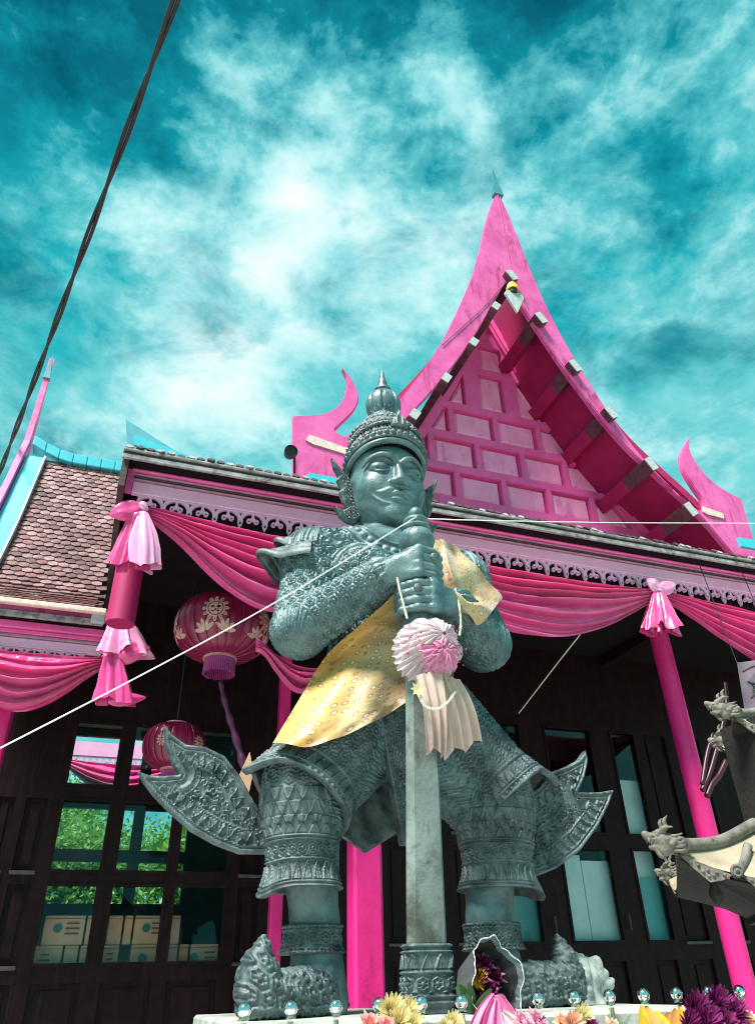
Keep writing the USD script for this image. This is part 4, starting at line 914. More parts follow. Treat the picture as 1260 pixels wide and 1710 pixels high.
def cloth_patch(Lp, Rp, bottom, nu, nv, off, fold, top=None):
    t = np.linspace(0, 1, nv); s = np.linspace(0, 1, nu)
    Lc, Rc = pl(Lp, t), pl(Rp, t); P2 = Lc[:, None] * (1 - s)[None, :, None] + Rc[:, None] * s[None, :, None]
    bc = pl(bottom, s) - (Lc[-1] * (1 - s)[:, None] + Rc[-1] * s[:, None]); P2 = P2 + bc[None] * (t ** 2.2)[:, None, None]
    if top is not None:
        tc = pl(top, s) - (Lc[0] * (1 - s)[:, None] + Rc[0] * s[:, None]); P2 = P2 + tc[None] * ((1 - t) ** 2.2)[:, None, None]
    P = on_front(P2[..., 0], P2[..., 1], off)
    S_, T_ = np.meshgrid(s, t); f = fold(S_, T_) + .020 * (meshkit.fbm(P * np.array([7, 7, 7]), 3, 4) - .5)
    d = P - EYE; d /= np.linalg.norm(d, axis=-1, keepdims=True)
    P = P - np.array([0, 1, 0]) * f[..., None] * 1.0
    return P, S_, T_
def cloth_mesh(P, thick=0.006):
    n = P.shape; Q = P + np.array([0, thick, 0]); a = grid_mesh(P); b = grid_mesh(Q[:, ::-1]); return cat_([a, b])
def uv_of(P, S_, T_):
    du = np.r_[0, np.cumsum(np.linalg.norm(np.diff(P.mean(0), axis=0), axis=1))]; dv = np.r_[0, np.cumsum(np.linalg.norm(np.diff(P.mean(1), axis=0), axis=1))]
    U, V = np.meshgrid(du, dv); g = np.stack([U, V], -1); return np.vstack([g.reshape(-1, 2), g[:, ::-1].reshape(-1, 2)])
sash = thing('gold_sash', 'gold brocade sash wrapped from the statue’s shoulder across belly to hip', 'sash', (1.3, 3.3, 2.4))
def foldA(s, t):
    return .010 * np.sin(s * 17 + t * 5) * ss(0, .2, t) * (.4 + .6 * t) + .009 * np.sin(s * 9 - t * 14) * t * (1 - s) + .016 * np.exp(-((t - .12 - .15 * s) / .05) ** 2) + .012 * np.exp(-((t - .28 - .1 * s) / .04) ** 2) + .02 * ss(.93, 1, t) * np.sin(s * 22)
PA, S_, T_ = cloth_patch([(676, 972), (640, 1010), (600, 1045), (545, 1095), (497, 1172), (457, 1239)], [(700, 985), (702, 1030), (702, 1080), (700, 1120), (697, 1162)], [(457, 1239), (490, 1246), (525, 1245), (575, 1228), (630, 1202), (697, 1162)], 110, 110, .035, foldA)
part(sash, 'belly_wrap', cloth_mesh(PA), 'brocade', smooth=40 and True, uv=uv_of(PA, S_, T_))
def foldB(s, t): return .010 * np.sin(s * 16 + t * 4) * ss(0, .3, t) + .014 * np.exp(-((s - .45 + .3 * t) / .06) ** 2) + .01 * np.sin(t * 12 + s * 3)
PB, S_, T_ = cloth_patch([(712, 905), (724, 945), (738, 985), (768, 1015)], [(765, 914), (790, 938), (815, 968), (837, 1000)], [(768, 1015), (783, 1030), (800, 1043), (820, 1022), (837, 1000)], 80, 70, .05, foldB, top=[(712, 905), (735, 903), (765, 914)])
PB[..., 1] += .012 * (1 - S_)[...] * 0
uvB = uv_of(PB, S_, T_); uvB[:, 0] += .30
part(sash, 'shoulder_wrap', cloth_mesh(PB), 'brocade', smooth=True, uv=uvB)
t4 = np.array([at(417, 1256, 3.72), at(423, 1290, 3.72), at(413, 1335, 3.72), at(399, 1296, 3.72)])
part(sash, 'loose_corner', trimesh.convex.convex_hull(np.vstack([t4, t4 + [0, .012, 0]])), 'peach_cloth')
# pink tulle rosette tied under the hands
RC = at(720, 1082, 3.03)
ros = thing('tulle_rosette', 'pale pink tulle rosette with two long ribbon tails tied to the sword hilt', 'rosette', RC)
def frill(r0, r1, y0, y1, n, amp, ph, m, cx=0, cz=0):
    nu, nv = n * 14, 9; a = np.linspace(0, 2 * np.pi, nu, endpoint=False); t = np.linspace(0, 1, nv)
    A_, T_ = np.meshgrid(a, t)
    w = np.sin(A_ * n + ph + .8 * np.sin(A_ * 3 + ph)) + .35 * np.sin(A_ * n * 2.3 + ph * 2)
    R = r0 + (r1 - r0) * T_ + .0035 * w * T_ ** 2 + .008 * np.sin(A_ * 5 + ph) * T_; Y = y0 + (y1 - y0) * T_ ** 2.2 + amp * 1.25 * w * T_ ** .8 + .010 * np.sin(A_ * 4 + ph * 3) * T_
    P = np.stack([RC[0] + cx + R * np.cos(A_) * (1 + .08 * np.sin(A_ * 2 + ph)), RC[1] + Y, RC[2] + cz + R * np.sin(A_)], -1)
    part(ros, 'frill', grid_mesh(P, True), m, smooth=True)
frill(.03, .165, -.02, .07, 29, .009, .3, 'tulle'); frill(.02, .15, -.06, .03, 26, .010, 1.7, 'tulle', .005, .012)
frill(.02, .125, -.10, -.015, 23, .010, 2.9, 'tulle', .0, .02); frill(.02, .095, -.125, -.06, 19, .010, .9, 'tulle', .0, .03)
frill(.01, .075, -.135, -.10, 15, .009, 4.1, 'tulle', .01, .02); frill(.02, .10, -.115, -.07, 19, .011, 5.2, 'tulle_pink', .01, -.05); frill(.01, .065, -.135, -.11, 14, .010, 3.3, 'tulle_pink', .015, -.06)
frill(.01, .04, -.14, -.125, 7, .012, 2.2, 'tulle_pink', .0, -.05)
bd = []
for i in range(46):
    a, r = rng.uniform(0, 6.28), .16 * math.sqrt(rng.random()); bd.append(trimesh.creation.icosphere(1, rng.uniform(.004, .007)).apply_translation(RC + np.array([r * math.cos(a), -.135 + r * .55, r * math.sin(a) - .02])))
part(ros, 'magenta_buds', cat_(bd), 'magenta_bud', smooth=True, kind='stuff')
def tail(tl, tr_, bl, br_, y0, y1, n, amp, m, par, name='ribbon_tail', hem=.02):
    nu, nv = 70, 60; s, t = np.meshgrid(np.linspace(0, 1, nu), np.linspace(0, 1, nv))
    A0, A1, B0, B1 = at(*tl, y0), at(*tr_, y0), at(*bl, y1), at(*br_, y1)
    P = (A0 * (1 - s[..., None]) + A1 * s[..., None]) * (1 - t[..., None]) + (B0 * (1 - s[..., None]) + B1 * s[..., None]) * t[..., None]
    w = np.sin(s * 2 * np.pi * n + .6 * np.sin(t * 3 + s * 4)); P[..., 1] += amp * w * (.35 + .65 * t) - .03 * np.sin(t * np.pi)
    P[..., 2] += -hem * t ** 6 * np.sin(s * 2 * np.pi * n * .5 + 1)
    part(par, name, cloth_mesh(P, .003), m, smooth=True)
tail((694, 1128), (736, 1118), (712, 1252), (746, 1258), 2.97, 3.00, 3, .014, 'organza', ros)
tail((722, 1118), (768, 1136), (741, 1262), (806, 1238), 2.99, 3.03, 4, .016, 'organza', ros)
# strings of jasmine
def beadline(par, pts, r, m, step, name='bead_string'):
    p = bez(*pts, n=14); s = np.r_[0, np.cumsum(np.linalg.norm(np.diff(p, axis=0), axis=1))]; k = np.arange(0, s[-1], step)
    q = np.stack([np.interp(k, s, p[:, i]) for i in range(3)], 1)
    return part(par, name, cat_([trimesh.creation.icosphere(1, r * rng.uniform(.8, 1.2)).apply_translation(x) for x in q]), m, smooth=True)
gar = thing('jasmine_garland', 'thin string of jasmine buds looped over both stone wrists', 'garland', at(662, 950, 3.05))
beadline(gar, [at(655, 932, 3.14), at(657, 945, 3.10), at(662, 960, 3.08)], .010, 'magenta_bud', .015, 'flower_knot')
beadline(gar, [at(661, 955, 3.08), at(667, 985, 3.05), at(674, 1012, 3.02), at(680, 1035, 3.0)], .0062, 'jasmine_bud', .014)
beadline(gar, [at(760, 985, 3.12), at(766, 1010, 3.06), at(769, 1040, 3.02), at(767, 1060, 3.0)], .0062, 'jasmine_bud', .014)
beadline(gar, [at(696, 1155, 2.94), at(708, 1178, 2.93), at(730, 1184, 2.92), at(748, 1172, 2.94), at(760, 1155, 2.96)], .006, 'jasmine_bud', .011)
st = []
c = at(697, 1152, 2.93)
for i in range(8):
    a = i * math.pi / 4; e = np.array([math.cos(a), -.25, math.sin(a)]); f = np.array([-math.sin(a), 0, math.cos(a)])
    st.append(trimesh.convex.convex_hull(np.array([c, c + e * .018 + f * .009, c + e * .018 - f * .009, c + e * .040, c + np.array([0, .008, 0])])))
part(gar, 'yellow_star_flower', cat_(st), 'yellow_petal')
# ================================================================== SIDE HALL
side = thing('side_hall', 'smaller tiled hall at far left with turquoise verge and pink spire', 'temple', (-.8, 6.2, 0))
YS = 6.2; xl, xr = -2.4, -.15
zf = 3.835
part(side, 'fascia_board', bx(xl, xr, YS, YS + .05, zf, zf + .075, .005), 'pale_pink_paint')
part(side, 'moulding', bx(xl, xr, YS - .02, YS + .05, zf + .077, zf + .10, .005), 'grey_moulding')
part(side, 'moulding', bx(xl, xr, YS - .035, YS + .05, zf + .102, zf + .135, .006), 'pink_paint')
part(side, 'cornice', bx(xl, xr, YS - .06, YS + .05, zf + .137, zf + .20, .008), 'pink_paint')
part(side, 'gutter_board', bx(xl, xr - .02, YS - .16, YS - .13, zf + .19, zf + .245, .006), 'grey_roof_edge')
part(side, 'eave_soffit', bx(xl, xr, YS - .129, YS + .2, zf + .205, zf + .22), 'dark_soffit')
part(side, 'eave_fascia', bx(xl, xr, YS - .125, YS - .06, zf + .247, zf + .33, .006), 'pink_board')
part(side, 'gutter_end_box', bx(-.27, -.16, YS - .20, YS - .161, zf + .195, zf + .275, .008), 'white_end')
x = xl
while x < xr - .15:
    part(side, 'fretwork', extrude_xz(fret_motif(x, zf - .002, .152, .115), YS + .012, YS + .034), 'pale_pink_paint'); x += .152
prof = bez((5.98, 4.14), (6.35, 4.42), (6.65, 4.85), (7.0, 5.45), (7.5, 6.50), n=40)
sl = np.r_[0, np.cumsum(np.linalg.norm(np.diff(prof, axis=0), axis=1))]
def on_roof(s):
    y, z = np.interp(s, sl, prof[:, 0]), np.interp(s, sl, prof[:, 1]); y2, z2 = np.interp(s + .01, sl, prof[:, 0]), np.interp(s + .01, sl, prof[:, 1])
    y1, z1 = np.interp(s - .01, sl, prof[:, 0]), np.interp(s - .01, sl, prof[:, 1]); t = unit([y2 - y1, z2 - z1]); return y, z, t
XV = -1.16
P = np.array([[[x, y, z] for x in (XV - .2, -.205)] for y, z in prof[::8]]); P[:, :, 2] -= .03
part(side, 'roof_deck', grid_mesh(P), 'roof_tile_dark')
tw, ex = .092, .082
tiles, row = [], 0
s = .0
tmpl = np.array([(-.5, 0), (.5, 0), (.5, 1.25), (-.5, 1.25)])
def tile_mesh(x, s):
    y, z, t = on_roof(min(s, sl[-1] - .02)); n = np.array([-t[1], t[0]])
    lift = .016 + rng.uniform(-.003, .003); tilt = rng.uniform(-.002, .002); out = []
    # a pointed tile: two corners, point hanging down the slope
    shape = [(-.48, .55), (-.48, .22), (0, -.12), (.48, .22), (.48, .55), (.48, 1.1), (-.48, 1.1)]
    for lv in (lift, lift - .012):
        for a, b in shape:
            d = b * ex; h = lv * (1 - .55 * b) + (.004 if a == 0 else tilt * (1 if a > 0 else -1)); out.append([x + a * tw, y + t[0] * d + n[0] * h, z + t[1] * d + n[1] * h])
    return trimesh.convex.convex_hull(np.array(out))
while s < sl[-1] - .03:
    x = XV + .03 + (row % 2) * tw / 2
    while x < -.22: tiles.append((x, s, row)); x += tw
    s += ex; row += 1
# the tiles in front first; the topmost rows past the limit are joined
tm = ['roof_tile', 'roof_tile', 'roof_tile_pale', 'roof_tile_dark']
keep = tiles[-300:]; rest = tiles[:-300]
for (x, s, r_) in keep: part(side, 'roof_tile', tile_mesh(x, s), rng.choice(tm))
if rest: part(side, 'lower_roof_tiles', cat_([tile_mesh(x, s) for x, s, r_ in rest]), 'roof_tile', kind='stuff')
y, z, t = on_roof(0)
part(side, 'eave_strip', bx(XV - .2, -.16, y - .03, y + .02, z - .045, z + .0, .008), 'cream_patch')
# ridge and verge in turquoise sheet, in short lengths
xx = XV - .14
while xx < -.22:
    up = .16 * max(0, (-.85 - xx) / .45) ** 1.6
    m = bx(xx, xx + .148, 7.43, 7.62, 6.50, 6.63, .01); q = m.vertices.copy(); q[:, 2] += .16 * np.maximum(0, (-.85 - q[:, 0]) / .45) ** 1.6; m.vertices = q
    part(side, 'ridge_capping', m, 'cyan_metal'); xx += .15
k = 0
for s0 in np.arange(0, sl[-1] - .05, .19):
    pts = []
    for s_ in (s0, min(s0 + .187, sl[-1])):
        y, z, t = on_roof(s_); n = np.array([-t[1], t[0]])
        for xa in (XV - .17, XV + .012):
            for h in (.004, .045): pts.append([xa, y + n[0] * h, z + n[1] * h])
    part(side, 'verge_capping', trimesh.convex.convex_hull(np.array(pts)), 'cyan_metal')
for a, b, w, h0, h1, m in ((XV + .012, XV + .03, 0, .0, .075, 'white_end'),):
    P = []
    for s_ in np.linspace(0, sl[-1], 30):
        y, z, t = on_roof(s_); n = np.array([-t[1], t[0]]); P.append([[a, y + n[0] * h0, z + n[1] * h0], [a, y + n[0] * h1, z + n[1] * h1], [b, y + n[0] * h1, z + n[1] * h1], [b, y + n[0] * h0, z + n[1] * h0]])
    part(side, 'verge_bead', grid_mesh(np.array(P), True), m)
# pink barge board with its spire, in the plane of the gable end
bp = [(prof[i][0], prof[i][1] + .10) for i in range(0, len(prof), 10)]
outer = [(5.80, 3.95)] + [(y - .03, z - .02 + .14) for y, z in bp] + [(7.52, 7.2), (7.545, 7.6), (7.55, 8.05)]
inner = [(7.60, 7.55), (7.66, 7.1), (7.72, 6.55)] + [(y + .10, z - .14) for y, z in bp[::-1]] + [(5.92, 3.9)]
q = Polygon(outer + inner).buffer(0)
m = trimesh.creation.extrude_polygon(q, .06, engine='earcut'); vv_ = m.vertices.copy(); m.vertices = np.stack([XV - .24 + vv_[:, 2], vv_[:, 0], vv_[:, 1]], 1); m.fix_normals()
part(side, 'barge_board', m, 'pink_board')
part(side, 'spire_cap', trimesh.convex.convex_hull(np.array([[XV - .25, 7.53, 7.72], [XV - .17, 7.53, 7.72], [XV - .25, 7.60, 7.72], [XV - .17, 7.60, 7.72], [XV - .21, 7.553, 8.12]])), 'teal_metal')
# ================================================================== PINK DRAPES UNDER THE EAVES
def swag(name, label, a, b, sag_top, sag_bot, y, skew=1.0, n=6.5, seed=0, depth=.10, m='satin', group=None, yshift=0.0):
    nu, nv = 150, 90; u, v = np.meshgrid(np.linspace(0, 1, nu), np.linspace(0, 1, nv))
    r = np.random.RandomState(seed); w = u ** skew; env = 4 * w * (1 - w); e2 = env ** .8
    zt = a[1] + (b[1] - a[1]) * u - sag_top * env; zb = a[1] + (b[1] - a[1]) * u - sag_bot * (1 - np.abs(2 * w - 1) ** 1.9) - .10 * (1 - env) ** 4
    # folds gather towards the two knots
    am = np.interp(v * n, np.arange(0, int(n) + 3), .55 + .9 * r.rand(int(n) + 3)); ph = r.uniform(-.5, .5) + 2.2 * (meshkit.fbm(np.stack([u * 3 + seed, v * 4, 0 * u + seed], -1), 3, seed) - .5) + .6 * np.sin(u * 3 + seed) + .9 * (v - .5) * np.sin(u * 2.2 + seed * 2)
    wv = v + .03 * np.sin(u * 6 + seed + v * 5)
    f = .5 + .5 * np.cos(2 * np.pi * (n * wv) + ph); f = f ** 1.5
    fine = .5 + .5 * np.cos(2 * np.pi * (n * 2.3 * wv) + 2 * ph + 1.3)
    amp = (.016 + .075 * e2) * am * (.6 + .8 * meshkit.fbm(np.stack([u * 5, v * 3 + seed, 0 * u], -1), 2, seed + 3)); Y = y - depth * e2 * np.sin(np.pi * v * .9) - amp * f - .014 * fine * (.4 + e2) - .012 * (meshkit.fbm(np.stack([u * 22, v * 9 + seed, 0 * u], -1), 3, seed) - .5)
    Z = zt + (zb - zt) * v - .018 * f * e2
    X = a[0] + (b[0] - a[0]) * u
    P = np.stack([X, Y, Z], -1); Q = P + np.array([0, .012, 0])
    return solo(name, cat_([grid_mesh(P), grid_mesh(Q[:, ::-1])]), m, label, 'drape', group, smooth=True)
YD = 4.93
swag('drape_swag', 'left pink satin swag under the eave, just behind the statue’s shoulder', (-.02, 4.53), (1.70, 4.53), .10, .74, YD, 1.28, 6.5, 3)
swag('drape_swag', 'middle pink satin swag under the eave, right of the gold sash', (1.70, 4.53), (4.60, 4.51), .10, .66, YD, 1.0, 6.2, 8)
swag('drape_swag', 'right hand pink satin swag under the eave, running out of the picture', (4.60, 4.51), (7.4, 4.53), .10, .74, YD, 1.0, 6.5, 5)
swag('drape_swag', 'smaller pink satin swag under the eave of the left side hall', (-1.25, 3.78), (-.10, 3.78), .02, .50, 6.12, 1.0, 5.5, 11)
def gather(par, name, top, bot, w0, w1, n, m, d0=.5, d1=.6, seed=0, belly=0.0, hem=.03):
    "a hanging bunch of cloth: pleated tube from top to bot, open below"
    nu, nv = 96, 36; a, t = np.meshgrid(np.linspace(0, 2 * np.pi, nu, endpoint=False), np.linspace(0, 1, nv)); r = np.random.RandomState(seed)
    R = (w0 + (w1 - w0) * t ** .8 + belly * np.sin(np.pi * t)) * .5; pl_ = 1 + (.14 + .24 * t) * np.sin(a * n + r.uniform(0, 6) + 1.2 * np.sin(a * 2 + r.uniform(0, 6))) + (.05 + .10 * t) * np.sin(a * n * 2.3 + 2 * t + r.uniform(0, 6)) + .16 * (meshkit.fbm(np.stack([np.cos(a) * 2, np.sin(a) * 2, t * 3 + seed], -1), 3, seed) - .5)
    top, bot = np.array(top), np.array(bot); C_ = top + (bot - top) * t[..., None]
    P = C_ + np.stack([R * pl_ * np.cos(a), R * pl_ * np.sin(a) * (d0 + (d1 - d0) * t), -hem * t ** 3 * np.sin(a * n * .5 + r.uniform(0, 6))], -1)
    Q = C_ + np.stack([(R - .008) * pl_ * np.cos(a), (R - .008) * pl_ * np.sin(a) * (d0 + (d1 - d0) * t), -hem * t ** 3 * np.sin(a * n * .5)], -1)
    return part(par, name, cat_([grid_mesh(P, True), grid_mesh(P[::-1] * 1.0 + (C_[::-1] - P[::-1]) * .04, True)]), m, smooth=True)
def loop(par, c, d, L, w, m, seed=0, name='bow_loop'):
    "a puffed loop of cloth leaving c in direction d"
    nu, nv = 40, 40; a, t = np.meshgrid(np.linspace(0, 2 * np.pi, nu, endpoint=False), np.linspace(0, 1, nv)); d = unit(d); e = unit(np.cross(d, [0, 1, 0])); f = np.array([0, 1, 0])
    ww = w * (np.sin(np.pi * t ** .75) ** .8 + .12) * (1 + .10 * np.sin(a * 5 + seed)); th = ww * .55
    P = np.array(c) + d * (L * t)[..., None] + e * (ww * np.cos(a) * .5)[..., None] + f * (th * np.sin(a) * .5 * (1 + .2 * np.sin(t * 9 + seed)))[..., None]
    return part(par, name, grid_mesh(P, True), m, smooth=True)
def knot(par, c, r, m): 
    s = trimesh.creation.icosphere(3, 1.0); q = s.vertices.copy(); q *= (1 + .10 * np.sin(q[:, 2:3] * 9 + q[:, 0:1] * 3)); s.vertices = q * np.array([r, r * .8, r * 1.1]) + np.array(c); return part(par, 'knot', s, m, smooth=True)
b0 = at(237, 848, 4.86)
bow = thing('drape_bow', 'large pink satin bow at the left corner of the main eave', 'bow', b0)
knot(bow, b0, .045, 'pale_satin'); loop(bow, b0, at(192, 858, 4.84) - b0, .24, .15, 'satin', 1); loop(bow, b0 + [0, .01, 0], at(215, 905, 4.84) - b0, .22, .14, 'satin', 4)
gather(bow, 'bow_tail', at(226, 862, 4.86), at(213, 945, 4.86), .07, .20, 6, 'satin', seed=2)
gather(bow, 'bow_tail', at(240, 855, 4.82), at(245, 945, 4.80), .05, .17, 4, 'pale_satin', seed=5, belly=.04)
b1 = at(1100, 985, 4.86)
bow = thing('drape_bow', 'pink satin bow above the right hand pillar with a short pleated tail', 'bow', b1)
knot(bow, b1, .05, 'pale_satin'); loop(bow, b1, at(1078, 966, 4.84) - b1, .15, .12, 'pale_satin', 2); loop(bow, b1, at(1128, 975, 4.84) - b1, .20, .12, 'pale_satin', 6)
gather(bow, 'bow_tail', at(1100, 992, 4.85), at(1106, 1052, 4.85), .12, .30, 8, 'satin', seed=9)
gather(bow, 'bow_tail', at(1094, 990, 4.88), at(1090, 1056, 4.88), .08, .18, 5, 'satin', seed=12)
b2 = np.array([1.70, 4.86, 4.50])
bow = thing('drape_bow', 'pink satin bow on the eave hidden mostly by the statue’s head', 'bow', b2)
knot(bow, b2, .05, 'pale_satin'); loop(bow, b2, (-1, 0, .4), .16, .12, 'pale_satin', 3); loop(bow, b2, (1, 0, .2), .18, .12, 'pale_satin', 7); gather(bow, 'bow_tail', b2 + [0, 0, -.03], b2 + [.02, 0, -.42], .12, .28, 7, 'satin', seed=15)
b3 = at(182, 1095, 5.98)
bow = thing('drape_bow', 'pink satin bow with hanging tail where the side hall meets the porch', 'bow', b3)
knot(bow, b3, .05, 'satin'); gather(bow, 'upper_drape', at(205, 1046, 5.95), at(208, 1092, 5.95), .22, .32, 7, 'pale_satin', seed=21); loop(bow, b3, at(236, 1085, 5.9) - b3, .32, .17, 'satin', 5)
gather(bow, 'bow_tail', at(190, 1098, 5.95), at(194, 1172, 5.95), .14, .24, 5, 'satin', seed=24); loop(bow, at(180, 1172, 5.95), at(216, 1168, 5.95) - at(180, 1172, 5.95), .28, .09, 'satin', 9, 'gathered_end')
# loops of cloth hung at the middle pillar
qa, qb = at(428, 1066, 5.02), at(548, 1112, 5.02)
swag('drape_swag', 'short pink cloth looped at the middle pillar below the stone elbow', (qa[0], qa[2]), (qb[0], qb[2]), .10, .30, 5.02, 1.15, 3.5, 41, .04)

# ================================================================== LANTERNS
mat('lantern_red', (0.26, 0.008, 0.06), (0.17, 0.005, 0.04), 6, 0.3, 0.1, 30, spec=0.6, translucent=0.1)
mat('lantern_gold', (0.58, 0.34, 0.28), (0.40, 0.18, 0.17), 26, 0.5)
mat('lantern_tassel', (0.42, 0.06, 0.24), (0.30, 0.03, 0.16), 60, 0.6)
mat('purple_ribbon', (0.14, 0.02, 0.09), (0.07, 0.012, 0.05), 14, 0.4, 0.2, 60)
mat('black_wire', (0.012, 0.012, 0.013), (0.02, 0.02, 0.02), 20, 0.5)
def lantern(c, w, h, label, full=True):
    L = thing('paper_lantern', label, 'lantern', c, 'red lanterns in the porch' if False else None); c = np.array(c)
    nu, nv = 192, 40; a, t = np.meshgrid(np.linspace(0, 2 * np.pi, nu, endpoint=False), np.linspace(-1, 1, nv))
    zz = np.sin(t * np.pi / 2 * .90); R = w / 2 * np.abs(np.cos(t * np.pi / 2 * .90)) ** .62 * (1 - .018 * np.abs(np.cos(a * 12)) ** 6 + .0)
    P = np.stack([c[0] + R * np.cos(a), c[1] + R * np.sin(a), c[2] + zz * h / 2], -1); part(L, 'shade', grid_mesh(P, True), 'lantern_red', smooth=True)
    for k in range(24):
        an = k * np.pi / 12; t1 = np.linspace(-1, 1, 22); rr = w / 2 * np.abs(np.cos(t1 * np.pi / 2 * .90)) ** .62 + .002
        part(L, 'rib', tube(np.stack([c[0] + rr * np.cos(an), c[1] + rr * np.sin(an), c[2] + np.sin(t1 * np.pi / 2 * .90) * h / 2], 1), .0035, 5), 'lantern_red')
    rb = w / 2 * math.cos(math.pi / 2 * .90) ** .62
    part(L, 'bottom_ring', lathe([(rb, -.012), (rb + .012, -.012), (rb + .012, .02), (rb, .02)], 40, c + [0, 0, -h * .5]), 'lantern_gold')
    part(L, 'top_ring', lathe([(rb, -.012), (rb + .012, -.012), (rb + .012, .02), (rb, .02)], 40, c + [0, 0, h * .48]), 'lantern_gold')
    a = np.linspace(0, 2 * np.pi, 240, endpoint=False); A_, T_ = np.meshgrid(a, np.linspace(0, 1, 8)); R = (rb * .98) * (1 + .05 * np.sin(A_ * 44) * (.4 + T_)) ; Z = -h * .5 - .012 - T_ * w * .15 - .010 * T_ * np.sin(A_ * 17) ** 2
    P = np.stack([c[0] + R * np.cos(A_), c[1] + R * np.sin(A_), c[2] + Z], -1); part(L, 'fringe', grid_mesh(P, True), 'lantern_tassel', smooth=True)
    part(L, 'hanger', tube([c + [0, 0, h * .5], c + [0, 0, 4.7 - c[2]]], .006, 6), 'black_wire')
    # printed gold figures: cut sheets lying on the shade
    def onto(poly, an, zc):
        ms = []
        for g in getattr(poly, 'geoms', [poly]):
            if g.area < 1e-6: continue
            m = trimesh.creation.extrude_polygon(g, .002, engine='earcut')
            m = m.subdivide_to_size(.022); q = m.vertices.copy()
            zz = np.clip(zc + q[:, 1], -.49 * h, .49 * h) / (h / 2); tt = np.arcsin(np.clip(zz, -.985, .985)); rr = w / 2 * np.abs(np.cos(np.clip(tt, -1.41, 1.41))) ** .62 + .0015 + q[:, 2]
            aa = an + q[:, 0] / np.maximum(rr, w * .2); m.vertices = np.stack([c[0] + rr * np.cos(aa), c[1] + rr * np.sin(aa), c[2] + zz * h / 2], 1); ms.append(m)
        return cat_(ms) if ms else None
    def blossom(r):
        ell = lambda a, b: affinity.scale(Point(0, 0).buffer(1, 5), a, b)
        s = unary_union([affinity.rotate(affinity.translate(ell(r * .24, r * .13), r * .80, 0), k * 30, origin=(0, 0)) for k in range(12)])
        s = s.union(Point(0, 0).buffer(r * .70, 8)).difference(Point(0, 0).buffer(r * .60, 8).difference(Point(0, 0).buffer(r * .52, 8)))
        for x, y, a, b in ((-.22, .12, .17, .12), (.22, .12, .17, .12), (0, -.16, .08, .10), (-.2, -.26, .12, .06), (.2, -.26, .12, .06)): s = s.difference(affinity.translate(ell(r * a, r * b), r * x, r * y))
        return s.difference(unary_union([affinity.rotate(affinity.translate(ell(r * .10, r * .025), r * .82, 0), k * 30, origin=(0, 0)) for k in range(12)]))
    base = math.radians(-90 - 18)
    if full:
        for k in range(5):
            m = onto(blossom(w * .135), base + k * 2 * np.pi / 5, h * .02)
            part(L, 'gold_blossom', m, 'lantern_gold')
            for s_ in (-1, 1):
                lf = unary_union([affinity.rotate(affinity.translate(affinity.scale(Point(0, 0).buffer(1, 6), w * .055, w * .018), w * .06, 0), q_, origin=(0, 0)) for q_ in (5, 40, 75, 110, 145)])
                part(L, 'gold_leaf', onto(affinity.scale(lf, s_, 1, origin=(0, 0)), base + k * 2 * np.pi / 5 + s_ * .22, -h * .30), 'lantern_gold')
    else:
        for k in range(5): part(L, 'gold_blossom', onto(blossom(w * .11), base + k * 2 * np.pi / 5 - .15, 0), 'lantern_gold')
    return L
lantern(at(372, 1050, 5.5), .74, .50, 'large red lantern with gold blossoms hanging in the porch')
lantern(at(291, 1247, 6.35), .50, .36, 'small red lantern half hidden behind the left stone tail flap', False)
rib = thing('hanging_ribbon', 'long purple ribbon trailing down below the large red lantern', 'ribbon', at(370, 1140, 5.5))
P_ = bez(at(368, 1138, 5.5), at(375, 1172, 5.48), at(388, 1215, 5.45), at(402, 1262, 5.42), at(412, 1300, 5.40), n=12)
part(rib, 'ribbon_strand', tube(P_, np.linspace(.016, .030, len(P_)) * (1 + .2 * np.sin(np.arange(len(P_)) * .7)), 10), 'purple_ribbon', smooth=True)
# ================================================================== CABLES AND SMALL THINGS ON THE HALL
c0, c1 = at(304, -30, 2.2), at(-14, 824, 9.0); ts = np.linspace(-.06, 1.05, 160); base_ = c0 + (c1 - c0) * ts[:, None] + np.array([0, 0, -.12]) * (4 * ts * (1 - ts))[:, None]
pc = thing('power_cable', 'thick black twisted power cable crossing the sky at upper left', 'cable', c0)
for k in range(2):
    an = ts * 22 + k * np.pi; part(pc, 'strand', tube(base_ + np.stack([.015 * np.cos(an), .012 * np.sin(an), .012 * np.sin(an)], 1), .0135, 8), 'black_wire', smooth=True)
mat('white_string', (0.78, 0.78, 0.70), (0.70, 0.70, 0.62), 40, 0.7)
tip = axis(3.60) + np.array([-.01, -.06, 0]); a0 = at(-90, 1296, 2.55)
solo('sacred_thread', tube(bez(a0, at(235, 1128, 2.75), at(470, 1000, 2.92), tip, n=10), .0032, 6), 'white_string', 'white thread running from lower left up to the sword pommel', 'thread')
solo('sacred_thread', tube(bez(tip + [.05, .02, 0], at(850, 870, 3.6), at(1050, 873, 4.1), at(1300, 874, 4.6), n=10), .0035, 6), 'white_string', 'white thread running from the pommel to the right across the gable', 'thread')
solo('loose_wire', tube([at(968, 1060, 4.98), at(930, 1108, 5.6), at(866, 1191, 6.6)], .006, 6), 'white_string', 'straight pale wire in the dark porch below the middle swag', 'wire')
ht = thing('heart_pendant', 'pale heart shaped pendant on a yellow lamp under the gable peak', 'pendant', at(856, 490, 5.42))
hc = at(859, 503, 5.42); hs = unary_union([Point(-.055, .09).buffer(.065, 10), Point(.055, .09).buffer(.065, 10), Polygon([(-.115, .07), (.115, .07), (0, -.20)])]).buffer(.01)
part(ht, 'heart', extrude_xz(affinity.translate(hs, hc[0], hc[2]), 5.40, 5.43), 'white_end')
